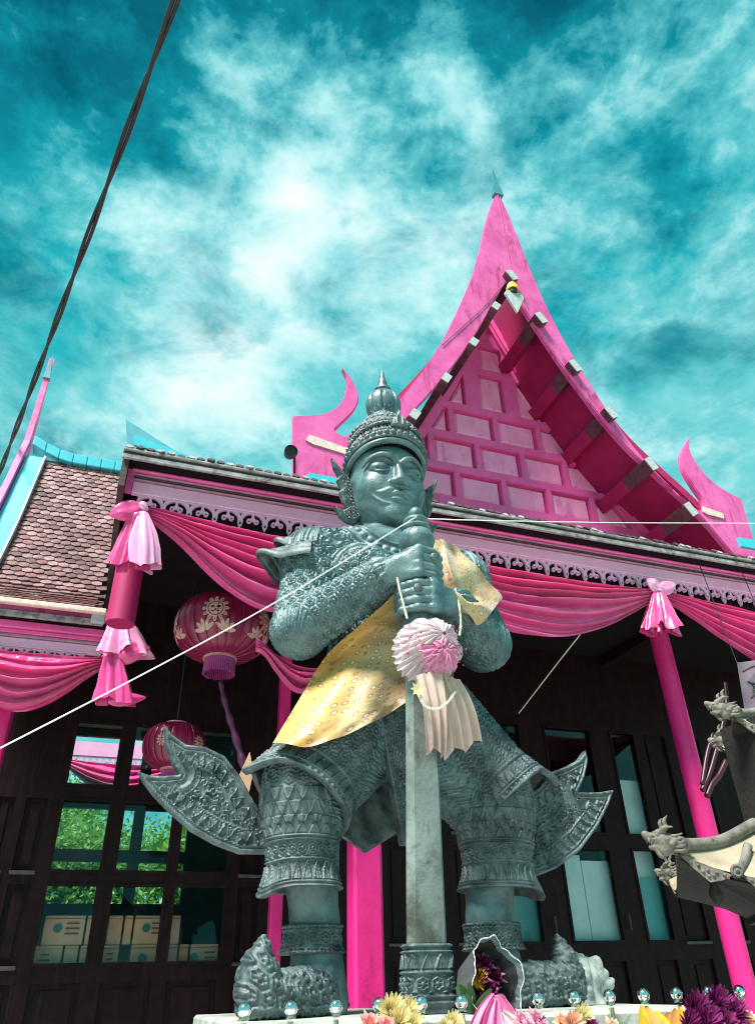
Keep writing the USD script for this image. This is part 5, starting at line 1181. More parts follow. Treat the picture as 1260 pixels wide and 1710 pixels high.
mat('yellow_plastic', (0.85, 0.62, 0.02), (0.75, 0.52, 0.02), 10, 0.4)
yc_ = at(855, 483, 5.42); part(ht, 'lamp_shade', lathe([(.02, .10), (.055, .085), (.075, .02), (.078, -.02), (.06, -.02)], 24, yc_), 'yellow_plastic', smooth=40)
part(ht, 'lamp_socket', lathe([(.055, -.02), (.060, -.06), (.045, -.085), (.001, -.09)], 20, yc_), 'black_wire', smooth=40)
part(ht, 'cord', tube([yc_ + [0, 0, .1], at(856, 462, 5.45)], .005, 6), 'black_wire')
lc = at(484, 757, 5.35); sp = thing('floodlight', 'small round black floodlight at the left end of the gable board', 'floodlight', lc)
fl_ = lathe([(.001, .07), (.03, .068), (.05, .03), (.062, -.03), (.062, -.055), (.054, -.055), (.05, -.04), (.001, -.035)], 28); fl_.apply_transform(trimesh.transformations.rotation_matrix(math.radians(-78), [1, 0, 0])); fl_.apply_translation(lc)
part(sp, 'housing', fl_, 'black_wire', smooth=40); part(sp, 'bracket', tube([lc, lc + [.05, .03, -.02], lc + [.10, .22, -.05]], .012, 8), 'black_wire')
# ================================================================== PLINTH AND THE ROW OF POSTS
mat('plinth_stone', (0.44, 0.46, 0.40), (0.26, 0.29, 0.25), 5, 0.7, 0.4, 40, c3=(0.12, 0.16, 0.13), stain=4)
pli = thing('plinth', 'weathered grey stone plinth under the statue', 'plinth', (1.5, 3.5, 0))
part(pli, 'top_slab', bx(.60, 2.42, 2.84, 4.26, 1.30, 1.39, .012), 'plinth_stone'); part(pli, 'pier', bx(.68, 2.34, 2.92, 4.18, .12, 1.298), 'plinth_stone'); part(pli, 'foot_course', bx(.60, 2.42, 2.84, 4.26, .02, .118, .01), 'plinth_stone')
def ball_post(x, n):
    p = thing('ball_post', None, 'post', (x, 2.8, .25), None)
    part(p, 'ball', trimesh.creation.icosphere(3, .0225).apply_translation([x, 2.8, 1.435]), 'steel', smooth=True)
    part(p, 'stem', tube([(x, 2.8, .25), (x, 2.8, 1.40)], .010, 12), 'steel', smooth=40)
    part(p, 'collar', lathe([(.010, -.006), (.016, -.004), (.016, .004), (.010, .006)], 16, (x, 2.8, 1.412)), 'steel'); return p
wherep = ['in front of the left stone shoe’s toe', 'in front of the left stone shoe’s middle', 'in front of the left stone heel', 'at the left edge of the yellow and coral flowers', 'in front of the left edge of the sword foot', 'in front of the right edge of the sword foot', 'inside the pink net bow', 'above the dusty pink roses, before the bouquet wrap', 'before the right stone shoe, over cream flowers', 'right of the small white lion', 'above the left orange paper petals', 'above the right orange paper petals', 'sticking out of the dark purple asters', 'at the right edge of the purple asters']
first = None
for i in range(14):
    x = .552 + i * (2.517 - .552) / 13
    lab = 'chrome ball topped post ' + wherep[i]
    if first is None:
        first = ball_post(x, i); meta(stage.GetPrimAtPath(first), lab, 'post', 'chrome ball posts along the plinth')
    else: copy_of(first, (x, 2.8, .25), lab, 'post', 'chrome ball posts along the plinth')
solo('post_rail', bx(-.2, 3.4, 2.785, 2.815, 1.18, 1.20), 'steel', 'steel rail joining the chrome ball posts below the flowers', 'rail')
# ================================================================== FLOWERS
mat('coral_petal', (0.85, 0.34, 0.30), (0.75, 0.22, 0.22), 30, 0.55, translucent=0.2)
mat('pink_petal', (0.78, 0.36, 0.48), (0.62, 0.20, 0.34), 30, 0.55, translucent=0.2)
mat('peach_petal', (0.88, 0.56, 0.38), (0.80, 0.44, 0.30), 30, 0.55, translucent=0.2)
mat('orange_petal', (0.90, 0.42, 0.10), (0.85, 0.28, 0.10), 14, 0.5, translucent=0.2)
mat('amber_petal', (0.90, 0.55, 0.03), (0.85, 0.45, 0.03), 14, 0.5, translucent=0.2)
mat('purple_petal', (0.30, 0.02, 0.16), (0.10, 0.01, 0.06), 30, 0.5, translucent=0.15)
mat('dark_rose_petal', (0.16, 0.008, 0.06), (0.06, 0.004, 0.025), 30, 0.4)
mat('net_pink', (0.85, 0.25, 0.50), (0.78, 0.14, 0.40), 14, 0.4, translucent=0.4)
mat('leaf_green', (0.06, 0.15, 0.04), (0.035, 0.09, 0.025), 20, 0.5, translucent=0.2)
mat('cellophane_rim', (0.80, 0.82, 0.82), (0.7, 0.72, 0.72), 20, 0.3)
def glassy(name, tint, fac):
    n = {'t': ('transparent_bsdf', {'color': tint}), 'g': ('principled_bsdf', {'base_color': (0.5, 0.52, 0.52), 'roughness': 0.15}), 'm': ('mix_closure', {'fac': fac}), }
    MATS[name] = usdkit.material(stage, '/World/Looks/' + name, n, [('t.BSDF', 'm.closure1'), ('g.BSDF', 'm.closure2')], surface='m.closure')
glassy('cellophane', (0.88, 0.90, 0.90), 0.14)
def petal(c, d, up, L, w, curl, n=5):
    d, up = unit(d), unit(up); s = np.cross(d, up); V = []
    for i in range(n + 1):
        t = i / n; ww = w * math.sin(math.pi * (.12 + .82 * t)) ** .8; p = c + d * L * t + up * curl * L * t * t
        V += [p - s * ww / 2 + up * .18 * ww, p, p + s * ww / 2 + up * .18 * ww]
    F = []
    for i in range(n):
        for k in (0, 1): a = 3 * i + k; F += [[a, a + 1, a + 4], [a, a + 4, a + 3]]
    return trimesh.Trimesh(np.array(V), F, process=False)
def rand_dir():
    v = np.array([rng.gauss(0, 1) for _ in range(3)]); return unit(v)
def mum(c, r, n=120):
    c = np.array(c); ms = []
    for i in range(n):
        z = 1 - 1.5 * (i + .5) / n; a = i * 2.39996; q = math.sqrt(max(0, 1 - z * z)); d = np.array([q * math.cos(a), -z * .75 - .1, q * math.sin(a) * .9 + .35 * z + .25]); d = unit(d)
        ms.append(petal(c + d * r * .15, d + rand_dir() * .12, unit(np.array([0, -1, .6]) + rand_dir() * .2), r * rng.uniform(.72, 1.0), r * .30, .45, 4))
    return cat_(ms)
def rose(c, r):
    c = np.array(c); f = unit([0, -.75, .65]); e1 = unit(np.cross(f, [1, 0, 0])); e2 = np.cross(f, e1); ms = []
    for i in range(22):
        t = i / 21; a = i * 2.4; o = (math.cos(a) * e1 + math.sin(a) * e2); d = unit(o * (.15 + 1.1 * t) + f * (1.15 - .8 * t)); ms.append(petal(c + o * r * .12 * t - f * r * .3, d, unit(-o + f * .2), r * (.75 + .35 * t), r * (.55 + .35 * t), -.35 * t + .2, 5))
    return cat_(ms)
def bouquet(name, label, cat, group, spec):
    c0 = at(spec[0][1], spec[0][2] + 30, spec[0][3]); b = thing(name, label, cat, c0, group)
    spec = [(k_, px, py + 12, y, r * .82, m) for k_, px, py, y, r, m in spec]
    for kind, px, py, y, r, m in spec:
        c = at(px, py, y); part(b, 'flower', (mum if kind == 'm' else rose)(c, r), m, smooth=True)
    ls = []
    for kind, px, py, y, r, m in spec:
        c = at(px, py, y)
        for _ in range(5): ls.append(petal(c + np.array([0, .02, -r * .5]), unit(rand_dir() * .8 + np.array([0, -.3, -.3])), (0, -.5, .8), r * 1.3, r * .5, .1))
        ls.append(tube([c, c + [0, .06, -.16]], .004, 5))
    part(b, 'leaves', cat_(ls), 'leaf_green', smooth=True)
    part(b, 'vase', lathe([(.001, -.22), (.05, -.22), (.06, -.12), (.045, -.06), (.05, -.045)], 20, c0 + [0, .03, 0]), 'plinth_stone', smooth=True); return b
bouquet('flower_bunch', 'pale yellow chrysanthemums behind coral petals, left of the sword foot', 'flowers', None, [('m', 652, 1680, 2.74, .055, 'yellow_petal'), ('m', 678, 1682, 2.74, .05, 'yellow_petal'), ('m', 666, 1698, 2.70, .05, 'yellow_petal'), ('r', 618, 1700, 2.68, .05, 'coral_petal'), ('r', 646, 1704, 2.66, .045, 'coral_petal'), ('m', 690, 1702, 2.68, .04, 'yellow_petal')])
bouquet('flower_bunch', 'single small yellow bloom just right of the sword foot', 'flowers', None, [('m', 755, 1700, 2.74, .042, 'yellow_petal'), ('m', 742, 1706, 2.72, .03, 'yellow_petal')])
bouquet('flower_bunch', 'dusty pink roses right of the pink net bow', 'flowers', None, [('r', 872, 1692, 2.72, .042, 'pink_petal'), ('r', 896, 1690, 2.74, .045, 'pink_petal'), ('r', 884, 1706, 2.68, .04, 'pink_petal'), ('r', 908, 1706, 2.70, .038, 'pink_petal')])
bouquet('flower_bunch', 'cream and peach flowers in front of the right stone shoe', 'flowers', None, [('r', 938, 1694, 2.72, .042, 'peach_petal'), ('m', 972, 1688, 2.72, .042, 'yellow_petal'), ('m', 955, 1702, 2.68, .045, 'peach_petal'), ('m', 986, 1706, 2.70, .03, 'purple_petal'), ('r', 1024, 1704, 2.70, .042, 'peach_petal')])
bouquet('flower_bunch', 'big dark purple aster bunch at the lower right', 'flowers', None, [('m', 1160, 1678, 2.70, .065, 'purple_petal'), ('m', 1195, 1668, 2.72, .065, 'purple_petal'), ('m', 1222, 1684, 2.70, .06, 'purple_petal'), ('m', 1178, 1700, 2.66, .065, 'purple_petal'), ('m', 1208, 1705, 2.66, .06, 'purple_petal'), ('m', 1150, 1700, 2.68, .05, 'purple_petal')])
bouquet('flower_bunch', 'peach bloom cut by the right edge of the picture', 'flowers', None, [('r', 1252, 1694, 2.70, .055, 'peach_petal')])
op = thing('paper_petals', 'tall orange and amber paper petals left of the purple asters', 'flowers', at(1105, 1740, 2.68))
for k, (px, py, tx, ty, w, m) in enumerate([(1078, 1740, 1066, 1680, .05, 'amber_petal'), (1100, 1735, 1075, 1684, .07, 'orange_petal'), (1120, 1738, 1090, 1690, .06, 'amber_petal'), (1128, 1735, 1124, 1686, .07, 'orange_petal'), (1150, 1735, 1130, 1682, .06, 'amber_petal'), (1110, 1735, 1112, 1694, .06, 'orange_petal')]):
    a, b = at(px, py, 2.68), at(tx, ty, 2.70 + .008 * k); part(op, 'petal', petal(a, b - a, (0.1, -1, .1), np.linalg.norm(b - a), w, .12, 7), m, smooth=True)
nb = thing('net_bow', 'bright pink net bow around a chrome ball in the front row', 'bow', at(828, 1700, 2.76))
for k, (px, py, tx, ty, w) in enumerate([(806, 1725, 826, 1662, .10), (850, 1725, 832, 1662, .10), (828, 1735, 829, 1668, .12), (862, 1720, 838, 1690, .08)]):
    a, b = at(px, py, 2.765 - .012 * k), at(tx, ty, 2.785 - .01 * k)
    s, t = np.meshgrid(np.linspace(-1, 1, 24), np.linspace(0, 1, 18)); d = b - a; e = unit(np.cross(d, [0, 1, 0])); P = a + d * t[..., None] + e * (s * w / 2 * (1 - .75 * t ** 2))[..., None] + np.array([0, 1, 0]) * (.010 * np.sin(s * 9 + k) * (1 - .5 * t))[..., None]
    part(nb, 'net_fold', cloth_mesh(P, .002), 'net_pink' if k < 3 else 'tulle', smooth=True)
# dark bouquet lying in clear wrap
bc = at(832, 1648, 3.0)
wb = thing('wrapped_bouquet', 'dark red bouquet in clear wrap lying against the sword foot', 'bouquet', bc)
ax_ = unit(np.array([.25, -.95, .10])); e1 = unit(np.cross(ax_, [0, 0, 1])); e2 = np.cross(e1, ax_)
def rimp(a, t): 
    R = (.02 + .125 * t ** .8); w = 1 + .035 * t * np.sin(a * 5 + 1) + .025 * t * np.sin(a * 17)
    return bc - ax_ * (.30 * (1 - t))[..., None] + e1 * (R * w * np.cos(a) * .88)[..., None] + e2 * (R * w * np.sin(a) * 1.12)[..., None] + ax_ * (.02 * t * np.sin(a * 5))[..., None]
A_, T_ = np.meshgrid(np.linspace(0, 2 * np.pi, 120, endpoint=False), np.linspace(0, 1, 16)); wr = part(wb, 'clear_wrap', grid_mesh(rimp(A_, T_), True), 'cellophane', smooth=True)
ring_ = rimp(np.linspace(0, 2 * np.pi, 140), np.ones(140)); part(wb, 'white_edge', tube(ring_, .0016, 6), 'cellophane_rim')
for (u, v_, r) in ((0, .0, .05), (-.04, .045, .045), (.035, .05, .045), (.04, -.04, .045), (-.03, -.05, .045), (0, .09, .04), (.0, -.09, .04)): part(wb, 'rose', rose(bc - ax_ * .06 + e1 * u + e2 * v_, r), 'dark_rose_petal', smooth=True)
part(wb, 'dark_paper', grid_mesh(rimp(A_, T_ * .92) * .985 + bc * .015, True), 'black_wire', smooth=True)
sf = at(797, 1640, 3.06); part(wb, 'yellow_flower', mum(sf, .035, 40), 'amber_petal', smooth=True); part(wb, 'leaf', cat_([petal(at(790, 1690, 3.0), unit(rand_dir() * .6 + np.array([-.3, -.2, .6])), (0, -1, .2), .10, .04, .1) for _ in range(6)]), 'leaf_green', smooth=True)
# small white lion
mat('white_cement', (0.70, 0.72, 0.66), (0.50, 0.55, 0.50), 12, 0.7, 0.4, 60, c3=(0.18, 0.22, 0.20), stain=9)
lo = at(968, 1650, 3.62)
LN = SDF(lo + (-.2, -.2, -.26), lo + (.24, .2, .22), .0055)
for s in (-1, 1):
    LN.cap(lo + (.06, .06 * s, -.10), lo + (.09, .06 * s, -.24), .042, .036, .02); LN.ell(lo + (.105, .06 * s, -.235), (.05, .035, .025), .02); LN.ell(lo + (-.10, .08 * s, -.17), (.08, .045, .08), .02)
    LN.ell(lo + (.085, .045 * s, .10), (.026, .02, .030), .01); LN.ell(lo + (.128, .036 * s, .055), (.018, .016, .016), .006)
LN.ell(lo + (-.02, 0, -.08), (.13, .095, .14), .03); LN.ell(lo + (.05, 0, .04), (.085, .08, .085), .03); LN.ell(lo + (.125, 0, .01), (.06, .055, .035), .015); LN.ell(lo + (.125, 0, -.035), (.045, .045, .018), .008); LN.ell(lo + (.178, 0, .025), (.018, .025, .014), .008)
for i in range(60):
    a, b = rng.uniform(0, 6.28), rng.uniform(-.9, .9); d = np.array([-.35 + .45 * rng.random() - .2, math.cos(a), math.sin(a)]); d = unit(d); LN.ell(lo + np.array([.02, 0, .02]) + d * np.array([.085, .095, .11]), (.022, .022, .022), .006)
m = LN.mesh(); vn = np.array(m.vertex_normals)
if ((m.vertices - m.vertices.mean(0)) * vn).sum() < 0: m.invert()
solo('stone_lion', m, 'white_cement', 'small white cement lion sitting beside the right stone shoe', 'lion figure', smooth=True)

# ================================================================== STONE PAGODA AT THE RIGHT
mat('pagoda_stone', (0.20, 0.18, 0.145), (0.085, 0.078, 0.062), 9, 0.7, 0.5, 50, c3=(0.025, 0.025, 0.022), stain=14)
mat('pagoda_cream', (0.36, 0.30, 0.21), (0.24, 0.19, 0.13), 6, 0.65, 0.3, 40)
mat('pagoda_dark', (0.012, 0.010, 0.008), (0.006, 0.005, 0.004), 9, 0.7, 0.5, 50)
pag = thing('stone_pagoda', 'grey stone pagoda with tiled tiers and dragon head corners, at right edge', 'pagoda', (3.1, 3.2, 0))
E2, E1 = np.array([.80, -.60, 0]), np.array([.60, .80, 0])
def dragon(par, c, d, s, label=None):
    "a dragon's head on a ridge end, looking along d"
    d = unit(d); u = np.array([0, 0, 1.0]); w = np.cross(u, d); w = unit(w)
    S_ = SDF(np.array(c) - .21 * s * 1.2, np.array(c) + .21 * s * 1.2, .0030)
    def q(a, b, e): return np.array(c) + d * a * s + u * b * s + w * e * s
    S_.cap(q(-.13, -.01, 0), q(-.02, .0, 0), .050 * s, .052 * s, .02); S_.cap(q(-.02, .005, 0), q(.085, .015, 0), .045 * s, .028 * s, .02)
    S_.cap(q(.0, -.035, 0), q(.075, -.045, 0), .026 * s, .016 * s, .010); S_.ell(q(.10, .030, 0), (.022 * s,) * 3, .010); S_.ell(q(-.02, -.055, 0), (.045 * s, .045 * s, .035 * s), .015)
    for e in (-1, 1):
        S_.ell(q(.025, .045, .028 * e), (.020 * s,) * 3, .006); S_.path([q(-.01, .05, .03 * e), q(-.035, .085, .04 * e), q(-.03, .12, .045 * e), q(-.055, .155, .05 * e)], [.015 * s, .012 * s, .010 * s, .004 * s], .005)
        S_.path([q(.01, .05, .035 * e), q(-.02, .075, .055 * e), q(-.07, .085, .06 * e)], [.012 * s, .010 * s, .004 * s], .005); S_.ell(q(.09, -.01, .022 * e), (.008 * s, .008 * s, .016 * s), .003)
        for k in range(3): S_.cap(q(.03 + .022 * k, -.018, .016 * e), q(.03 + .022 * k, -.036, .016 * e), .006 * s, .002 * s, .002)
        S_.ell(q(.030, .030, .034 * e), (.012 * s,) * 3, .003); S_.ell(q(.06, .012, .03 * e), (.012 * s, .012 * s, .006 * s), .003, sub=True)
        for k in range(5): S_.path([q(-.06, .03 - .022 * k, .040 * e), q(-.10, .04 - .024 * k, .058 * e), q(-.13, .055 - .024 * k, .060 * e)], [.010 * s, .008 * s, .002 * s], .003)
        for k in range(4): S_.ell(q(-.05 - .025 * k, -.02 + .02 * (k % 2), .045 * e), (.02 * s,) * 3, .006)
    S_.path([q(.05, -.055, 0), q(.03, -.09, 0), q(.0, -.10, 0)], [.012 * s, .010 * s, .004 * s], .005)
    m = S_.mesh(); vn = np.array(m.vertex_normals)
    if ((m.vertices - m.vertices.mean(0)) * vn).sum() < 0: m.invert()
    vn = np.array(m.vertex_normals); qv = np.array(m.vertices); m.vertices = qv + vn * (.005 * s * (meshkit.fbm(qv * 50, 3, 2) - .5) + .0015 * s * np.sin(qv @ d * 150))[:, None]
    return part(par, 'dragon_head', m, 'pagoda_stone', smooth=True)
def tier(A0, W, Dp, dip, rise, sroll, nroll, name):
    A0 = np.array(A0)
    def eave(s): return A0 + E2 * (W * s) - np.array([0, 0, 1.0]) * dip * (1 - (2 * s - 1) ** 2) ** .8
    inset = .30 * W
    def top(s): return A0 + E2 * (inset + (W - 2 * inset) * s) + E1 * inset + np.array([0, 0, rise])
    s_, t_ = np.meshgrid(np.linspace(0, 1, 40), np.linspace(0, 1, 12))
    EV, TP = np.array([eave(s) for s in np.linspace(0, 1, 40)]), np.array([top(s) for s in np.linspace(0, 1, 40)])
    P = EV[None] * (1 - t_[..., None]) + TP[None] * t_[..., None]; P[..., 2] -= .10 * rise * np.sin(np.pi * t_) * 2
    part(pag, 'roof_slope', cat_([grid_mesh(P), grid_mesh((P + [0, 0, -.02])[:, ::-1])]), 'pagoda_cream', smooth=True)
    # left slope and soffit
    Lb = A0 + E1 * Dp
    Pl = np.array([[A0 * (1 - q) + Lb * q - np.array([0, 0, dip * .6 * math.sin(math.pi * q)]) for q in np.linspace(0, 1, 16)], [top(0) * (1 - q) + (top(0) + E1 * (Dp - 2 * inset)) * q for q in np.linspace(0, 1, 16)]])
    part(pag, 'roof_slope', cat_([grid_mesh(Pl[:, ::-1]), grid_mesh(Pl + [0, 0, -.015])]), 'pagoda_cream')
    low = [A0 + E2 * (W * .24) + E1 * (W * .20) + [0, 0, -.34 * sroll], A0 + E2 * (W * .76) + E1 * (W * .20) + [0, 0, -.34 * sroll], A0 + E2 * (W * .76) + E1 * (Dp - .20 * W) + [0, 0, -.34 * sroll], A0 + E2 * (W * .24) + E1 * (Dp - .20 * W) + [0, 0, -.34 * sroll]]
    e = [eave(s) + [0, 0, -.03] for s in np.linspace(0, 1, 20)]; lw = [low[0] * (1 - s) + low[1] * s for s in np.linspace(0, 1, 20)]
    sf_ = grid_mesh(np.array([e, lw])); el = [A0 * (1 - s) + Lb * s - np.array([0, 0, dip * .6 * math.sin(math.pi * s) + .03]) for s in np.linspace(0, 1, 20)]; ll = [low[0] * (1 - s) + low[3] * s for s in np.linspace(0, 1, 20)]
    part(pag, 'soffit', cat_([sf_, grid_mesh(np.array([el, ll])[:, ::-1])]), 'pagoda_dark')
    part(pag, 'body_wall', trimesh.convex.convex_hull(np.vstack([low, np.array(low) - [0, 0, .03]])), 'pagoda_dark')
    # hip ridge, rolls with round ends, hanging drip tiles
    hp_ = bez(A0 + [0, 0, .02], A0 * .5 + top(0) * .5 + [0, 0, -.01], top(0) + [0, 0, .03], n=10); part(pag, 'hip_ridge', tube(hp_, .042 * sroll, 12), 'pagoda_stone', smooth=True)
    for k in range(1, nroll):
        s = k / nroll; a, b = eave(s), top(min(1, max(0, (s * W - inset) / (W - 2 * inset)))) if inset < s * W < W - inset else eave(s) * .45 + top(0 if s < .5 else 1) * .55
        r_ = part(pag, 'tile_roll', tube(bez(a + [0, 0, .01], a * .5 + b * .5 + [0, 0, -.01], b + [0, 0, .01], n=8), .030 * sroll, 10), 'pagoda_stone', smooth=True)
        dsc = trimesh.creation.cylinder(radius=.040 * sroll, height=.022, sections=24); ds2 = trimesh.creation.torus(.030 * sroll, .006 * sroll); ds2.apply_translation([0, 0, .012]); ds3 = trimesh.creation.icosphere(2, .012 * sroll); ds3.apply_translation([0, 0, .012])
        dd = cat_([dsc, ds2, ds3]); f = -E1; z_ = f; x_ = E2; y_ = np.cross(z_, x_); Mx = np.eye(4); Mx[:3, 0], Mx[:3, 1], Mx[:3, 2], Mx[:3, 3] = x_, y_, z_, a + f * .02 + [0, 0, .01]; dd.apply_transform(Mx); part(pag, 'roll_end', dd, 'pagoda_stone', smooth=35)
    for k in range(nroll):
        c = eave((k + .5) / nroll); w = W / nroll * .46; sl_ = (eave((k + 1) / nroll) - eave(k / nroll)); sl_ = sl_ / np.linalg.norm(sl_)
        pol = [(-w, .0), (w, .0), (w * .55, -.055 * sroll), (0, -.10 * sroll), (-w * .55, -.055 * sroll)]
        ring2 = [c + sl_ * p[0] + np.array([0, 0, p[1]]) - E1 * .012 for p in pol]; m0 = trimesh.convex.convex_hull(np.vstack([ring2, np.array(ring2) + E1 * .022]))
        bs = [trimesh.creation.icosphere(1, .011 * sroll).apply_translation(c + sl_ * q[0] * w + np.array([0, 0, q[1] * sroll]) - E1 * .014) for q in ((0, -.03), (-.35, -.025), (.35, -.025), (0, -.065), (-.2, -.05), (.2, -.05), (-.65, -.02), (.65, -.02))]
        part(pag, 'drip_tile', cat_([m0] + bs), 'pagoda_stone')
    dragon(pag, A0 + unit(-E2 * .8 - E1 * .6) * .06 + [0, 0, .035], -E2 * .8 - E1 * .25 + np.array([0, 0, .12]), sroll)
    dragon(pag, Lb + [0, 0, .03], -E2 * .9 + E1 * .4, sroll * .9)
    # pendant under the corner
    pc_ = A0 + E2 * .10 * W + E1 * .10 * W; part(pag, 'corner_pendant', lathe([(.001, -.32 * sroll), (.018, -.30 * sroll), (.030, -.25 * sroll), (.016, -.20 * sroll), (.025, -.14 * sroll), (.02, -.05)], 14, pc_), 'pagoda_dark', smooth=True)
A1 = at(1126, 1420, 2.85); tier(A1, 1.35, 1.2, .17, .11, .66, 6, 'a')
A2 = at(1220, 1196, 2.95); tier(A2, .9, .62, .12, .10, .62, 4, 'b')
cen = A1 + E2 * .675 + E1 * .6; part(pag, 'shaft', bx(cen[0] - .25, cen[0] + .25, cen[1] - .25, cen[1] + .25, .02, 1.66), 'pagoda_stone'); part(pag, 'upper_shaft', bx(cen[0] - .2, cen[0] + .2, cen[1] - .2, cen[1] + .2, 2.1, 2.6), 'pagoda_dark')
# hanging things in the dark at the far right
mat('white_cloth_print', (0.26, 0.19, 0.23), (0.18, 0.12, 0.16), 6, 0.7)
ba = thing('painted_banner', 'white hanging banner with dark floral drawing at the right edge', 'banner', at(1248, 1150, 4.75))
s, t = np.meshgrid(np.linspace(0, 1, 20), np.linspace(0, 1, 20)); c00, c10, c01, c11 = at(1230, 1106, 4.75), at(1300, 1098, 4.75), at(1246, 1205, 4.75), at(1310, 1200, 4.75)
P = (c00 * (1 - s[..., None]) + c10 * s[..., None]) * (1 - t[..., None]) + (c01 * (1 - s[..., None]) + c11 * s[..., None]) * t[..., None]; P[..., 1] += .015 * np.sin(s * 8)
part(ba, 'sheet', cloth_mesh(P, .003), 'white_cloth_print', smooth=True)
for q in (c00, c10): part(ba, 'cord', tube([q + [0, .003, -.01], [q[0], 4.85, 4.84]], .004, 6), 'black_wire')
ink = []
for k in range(16):
    p = at(rng.uniform(1242, 1285), rng.uniform(1140, 1200), 4.725); d = np.array([rng.uniform(-1, 1), 0, rng.uniform(-1, 1)]); ink.append(tube(bez(p, p + d * .05 + [0.02, 0, 0], p + d * .09, n=6), .009, 5))
ink.append(tube(bez(at(1240, 1122, 4.725), at(1256, 1114, 4.725), at(1272, 1112, 4.725), at(1290, 1116, 4.725), n=8), .008, 5)); part(ba, 'floral_drawing', cat_(ink), 'black_wire')
mat('crimson_dark', (0.05, 0.004, 0.016), (0.03, 0.003, 0.010), 10, 0.4)
rd = thing('carved_bracket', 'curling crimson carved bracket on the pillar behind the dragon heads', 'bracket', at(1195, 1290, 5.0))
for pts, r in (([(1210, 1140), (1212, 1180), (1200, 1235), (1185, 1290), (1172, 1320)], .030), ([(1190, 1225), (1180, 1260), (1172, 1310)], .028), ([(1212, 1270), (1200, 1295), (1188, 1310), (1180, 1330)], .035)):
    part(rd, 'curl', tube(bez(*[at(p[0], p[1], 5.05) for p in pts], n=8), r * .7, 10), 'crimson_dark', smooth=True)
# ================================================================== THROUGH THE GLASS: CARTONS, GARDEN
mat('carton', (0.76, 0.43, 0.27), (0.66, 0.35, 0.21), 4, 0.75, 0.15, 40)
mat('carton_print', (0.05, 0.16, 0.17), (0.04, 0.12, 0.13), 20, 0.7)
mat('carton_text', (0.16, 0.08, 0.05), (0.12, 0.06, 0.04), 20, 0.7)
mat('table_top', (0.20, 0.14, 0.10), (0.14, 0.10, 0.07), 8, 0.5)
tb = thing('folding_table', 'long low table behind the left window panes, under the cartons', 'table', (.4, 7.9, .3))
part(tb, 'table_top', bx(-.8, 1.6, 7.12, 7.7, 1.545, 1.585, .006), 'table_top')
for x in (-.75, 1.5):
    for y in (7.18, 7.62): part(tb, 'leg', bx(x, x + .05, y - .02, y + .03, .3, 1.543), 'table_top')
def carton(px0, px1, zz, zt, label, disc, txt):
    y = 7.2; x0, x1 = at(px0, 1560, y)[0], at(px1, 1560, y)[0]
    c = thing('carton', label, 'box', ((x0 + x1) / 2, y + .15, zz)); part(c, 'box', bx(x0 + .003, x1 - .003, y + rng.uniform(0, .02), y + .32, zz, zt - .004, .006), 'carton'); yf = y - .003
    part(c, 'flap_edge', bx(x0 + .003, x1 - .003, y - .002, y + .02, zt - .028, zt - .025), 'carton_text')
    if disc:
        d = Point((x0 + x1) / 2 + disc * (x1 - x0), zz + (zt - zz) * .55).buffer(.032, 12); part(c, 'printed_disc', extrude_xz(d, yf - .003, yf), 'carton_print')
    if txt:
        for k in range(3):
            w = (x1 - x0) * rng.uniform(.28, .38); xa = (x0 + x1) / 2 + txt * (x1 - x0) - w / 2
            part(c, 'printed_line', bx(xa, xa + w, yf - .003, yf, zz + (zt - zz) * (.34 + .17 * k), zz + (zt - zz) * (.34 + .17 * k) + .012), 'carton_text')
z0_, z1_, z2_ = 1.587, 1.806, 2.016
for (a, b, lo_, lab, dc, tx) in [(62, 110, 1, 'brown carton, first from the left of the lower row', 0, -.1), (112, 136, 1, 'narrow brown carton, second of the lower row', 0, 0), (138, 168, 1, 'brown carton behind the first window bar, lower row', 0, 0), (170, 203, 1, 'brown carton with text, left in the middle lower pane', 0, .05), (222, 266, 1, 'brown carton with dark disc in the middle lower pane', -.05, 0), (268, 300, 1, 'brown carton behind the second window bar, lower row', 0, 0), (302, 318, 1, 'narrow brown carton in the right lower pane', 0, 0), (320, 368, 1, 'brown carton with disc and text in the right lower pane', -.35, .18),
                           (70, 140, 2, 'wide brown carton with disc and text, upper row left', -.15, .2), (142, 176, 2, 'brown carton behind the first window bar, upper row', 0, 0), (178, 203, 2, 'brown carton at the left of the middle pane, upper row', 0, 0), (205, 220, 2, 'narrow brown carton in the middle pane, upper row', 0, 0), (222, 268, 2, 'brown carton with disc, upper row of the middle pane', -.05, .3), (284, 300, 2, 'brown carton end at the left of the right pane', 0, 0)]:
    carton(a, b, z0_ if lo_ == 1 else z1_, z1_ if lo_ == 1 else z2_, lab, dc, tx)
swag('drape_swag', 'pink swag of the far porch seen through the left windows', (-2.4, 4.6), (-.6, 4.6), .05, .55, 12.9, 1.0, 4, 31)
swag('drape_swag', 'second pink swag of the far porch seen through the windows', (-.6, 4.6), (1.3, 4.6), .05, .55, 12.9, 1.0, 4, 32)
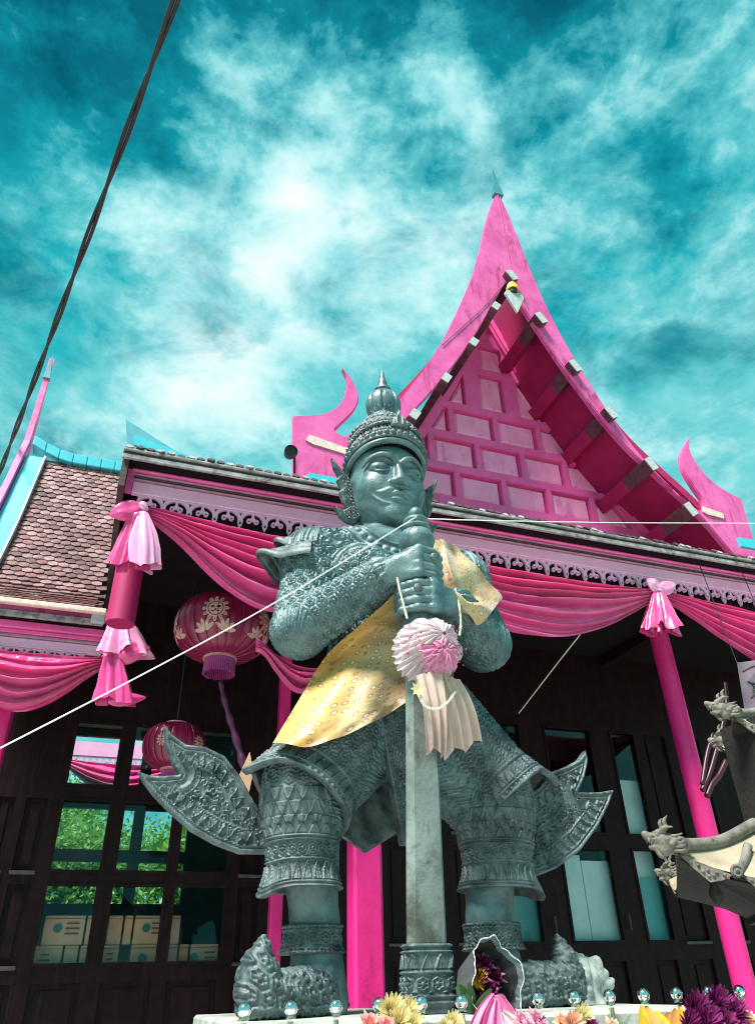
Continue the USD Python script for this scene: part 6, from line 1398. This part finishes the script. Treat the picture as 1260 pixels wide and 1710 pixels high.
# ---- trees
mat('bark', (0.12, 0.09, 0.07), (0.07, 0.05, 0.04), 14, 0.85, 0.6, 30)
def leafmat(name, a, b):
    n = {'o': ('geometry', {}), 'r': ('rgb_ramp', {'ramp': [(0, b), (1, a)]}), 'd': ('principled_bsdf', {'roughness': 0.5, 'specular_ior_level': 0.35}), 't': ('translucent_bsdf', {}), 'm': ('mix_closure', {'fac': 0.4})}
    MATS[name] = usdkit.material(stage, '/World/Looks/' + name, n, [('o.random_per_island', 'r.fac'), ('r.color', 'd.base_color'), ('r.color', 't.color'), ('d.BSDF', 'm.closure1'), ('t.BSDF', 'm.closure2')], surface='m.closure')
leafmat('garden_leaf', (0.32, 0.56, 0.15), (0.12, 0.32, 0.06)); leafmat('pale_leaf', (0.30, 0.38, 0.30), (0.10, 0.16, 0.12))
def tree(label, base, h, r, n, m, seed, leaf=.10, low=.25, trunk=.14, name='tree'):
    R_ = np.random.RandomState(seed); t = thing(name, label, 'tree', base); base = np.array(base, float)
    tp = base + np.array([R_.uniform(-.2, .2), 0, h * .75]); tr = [tube(bez(base, base * .5 + tp * .5 + [R_.uniform(-.1, .1), 0, 0], tp, n=6), np.linspace(trunk, trunk * .3, 13), 9)]; tips = []
    for k in range(11):
        f = R_.uniform(low, .95); s = base + (tp - base) * f; d = unit([R_.normal(), R_.normal(), R_.uniform(.1, .9)]); e = s + d * r * R_.uniform(.5, .95); tr.append(tube(bez(s, (s + e) / 2 + [0, 0, -.05], e, n=4), np.linspace(trunk * .4, .012, 9), 6)); tips += [s + (e - s) * q for q in (.45, .75, 1.0)]
    part(t, 'trunk', cat_(tr), 'bark', smooth=True)
    tips = np.array(tips); c = tips[R_.randint(len(tips), size=n)] + R_.normal(size=(n, 3)) * r * .20; a = R_.normal(size=(n, 3)); a /= np.linalg.norm(a, axis=1, keepdims=True); b = np.cross(a, R_.normal(size=(n, 3))); b /= np.linalg.norm(b, axis=1, keepdims=True); L = leaf * R_.uniform(.6, 1.3, (n, 1))
    V = np.stack([c - a * L * .6, c + b * L * .28, c + a * L * .6, c - b * L * .28], 1).reshape(-1, 3); i = np.arange(n)[:, None] * 4; F = np.vstack([i + [0, 1, 2], i + [0, 2, 3]])
    part(t, 'crown', trimesh.Trimesh(V, F, process=False), m); return t
c = at(8, 790, 12.0); tree('pale leafed tree behind the side hall at the far left edge', (c[0] - .5, 12.0, 0), c[2] + .7, 1.1, 9000, 'pale_leaf', 3, .10, .45)
for k, (x, y, h, r) in enumerate([(-3.4, 16.5, 6.0, 1.9), (-1.2, 17.5, 5.6, 1.9), (.9, 16.6, 5.4, 1.8), (2.6, 17.6, 5.2, 1.7)]):
    tree(['green garden tree seen in the left column of panes', 'green garden tree seen between the first two pane columns', 'green garden tree seen in the middle column of panes', 'green garden tree seen at the right column of panes'][k], (x, y, 0), h, r, 30000, 'garden_leaf', 40 + k, .10, .15)
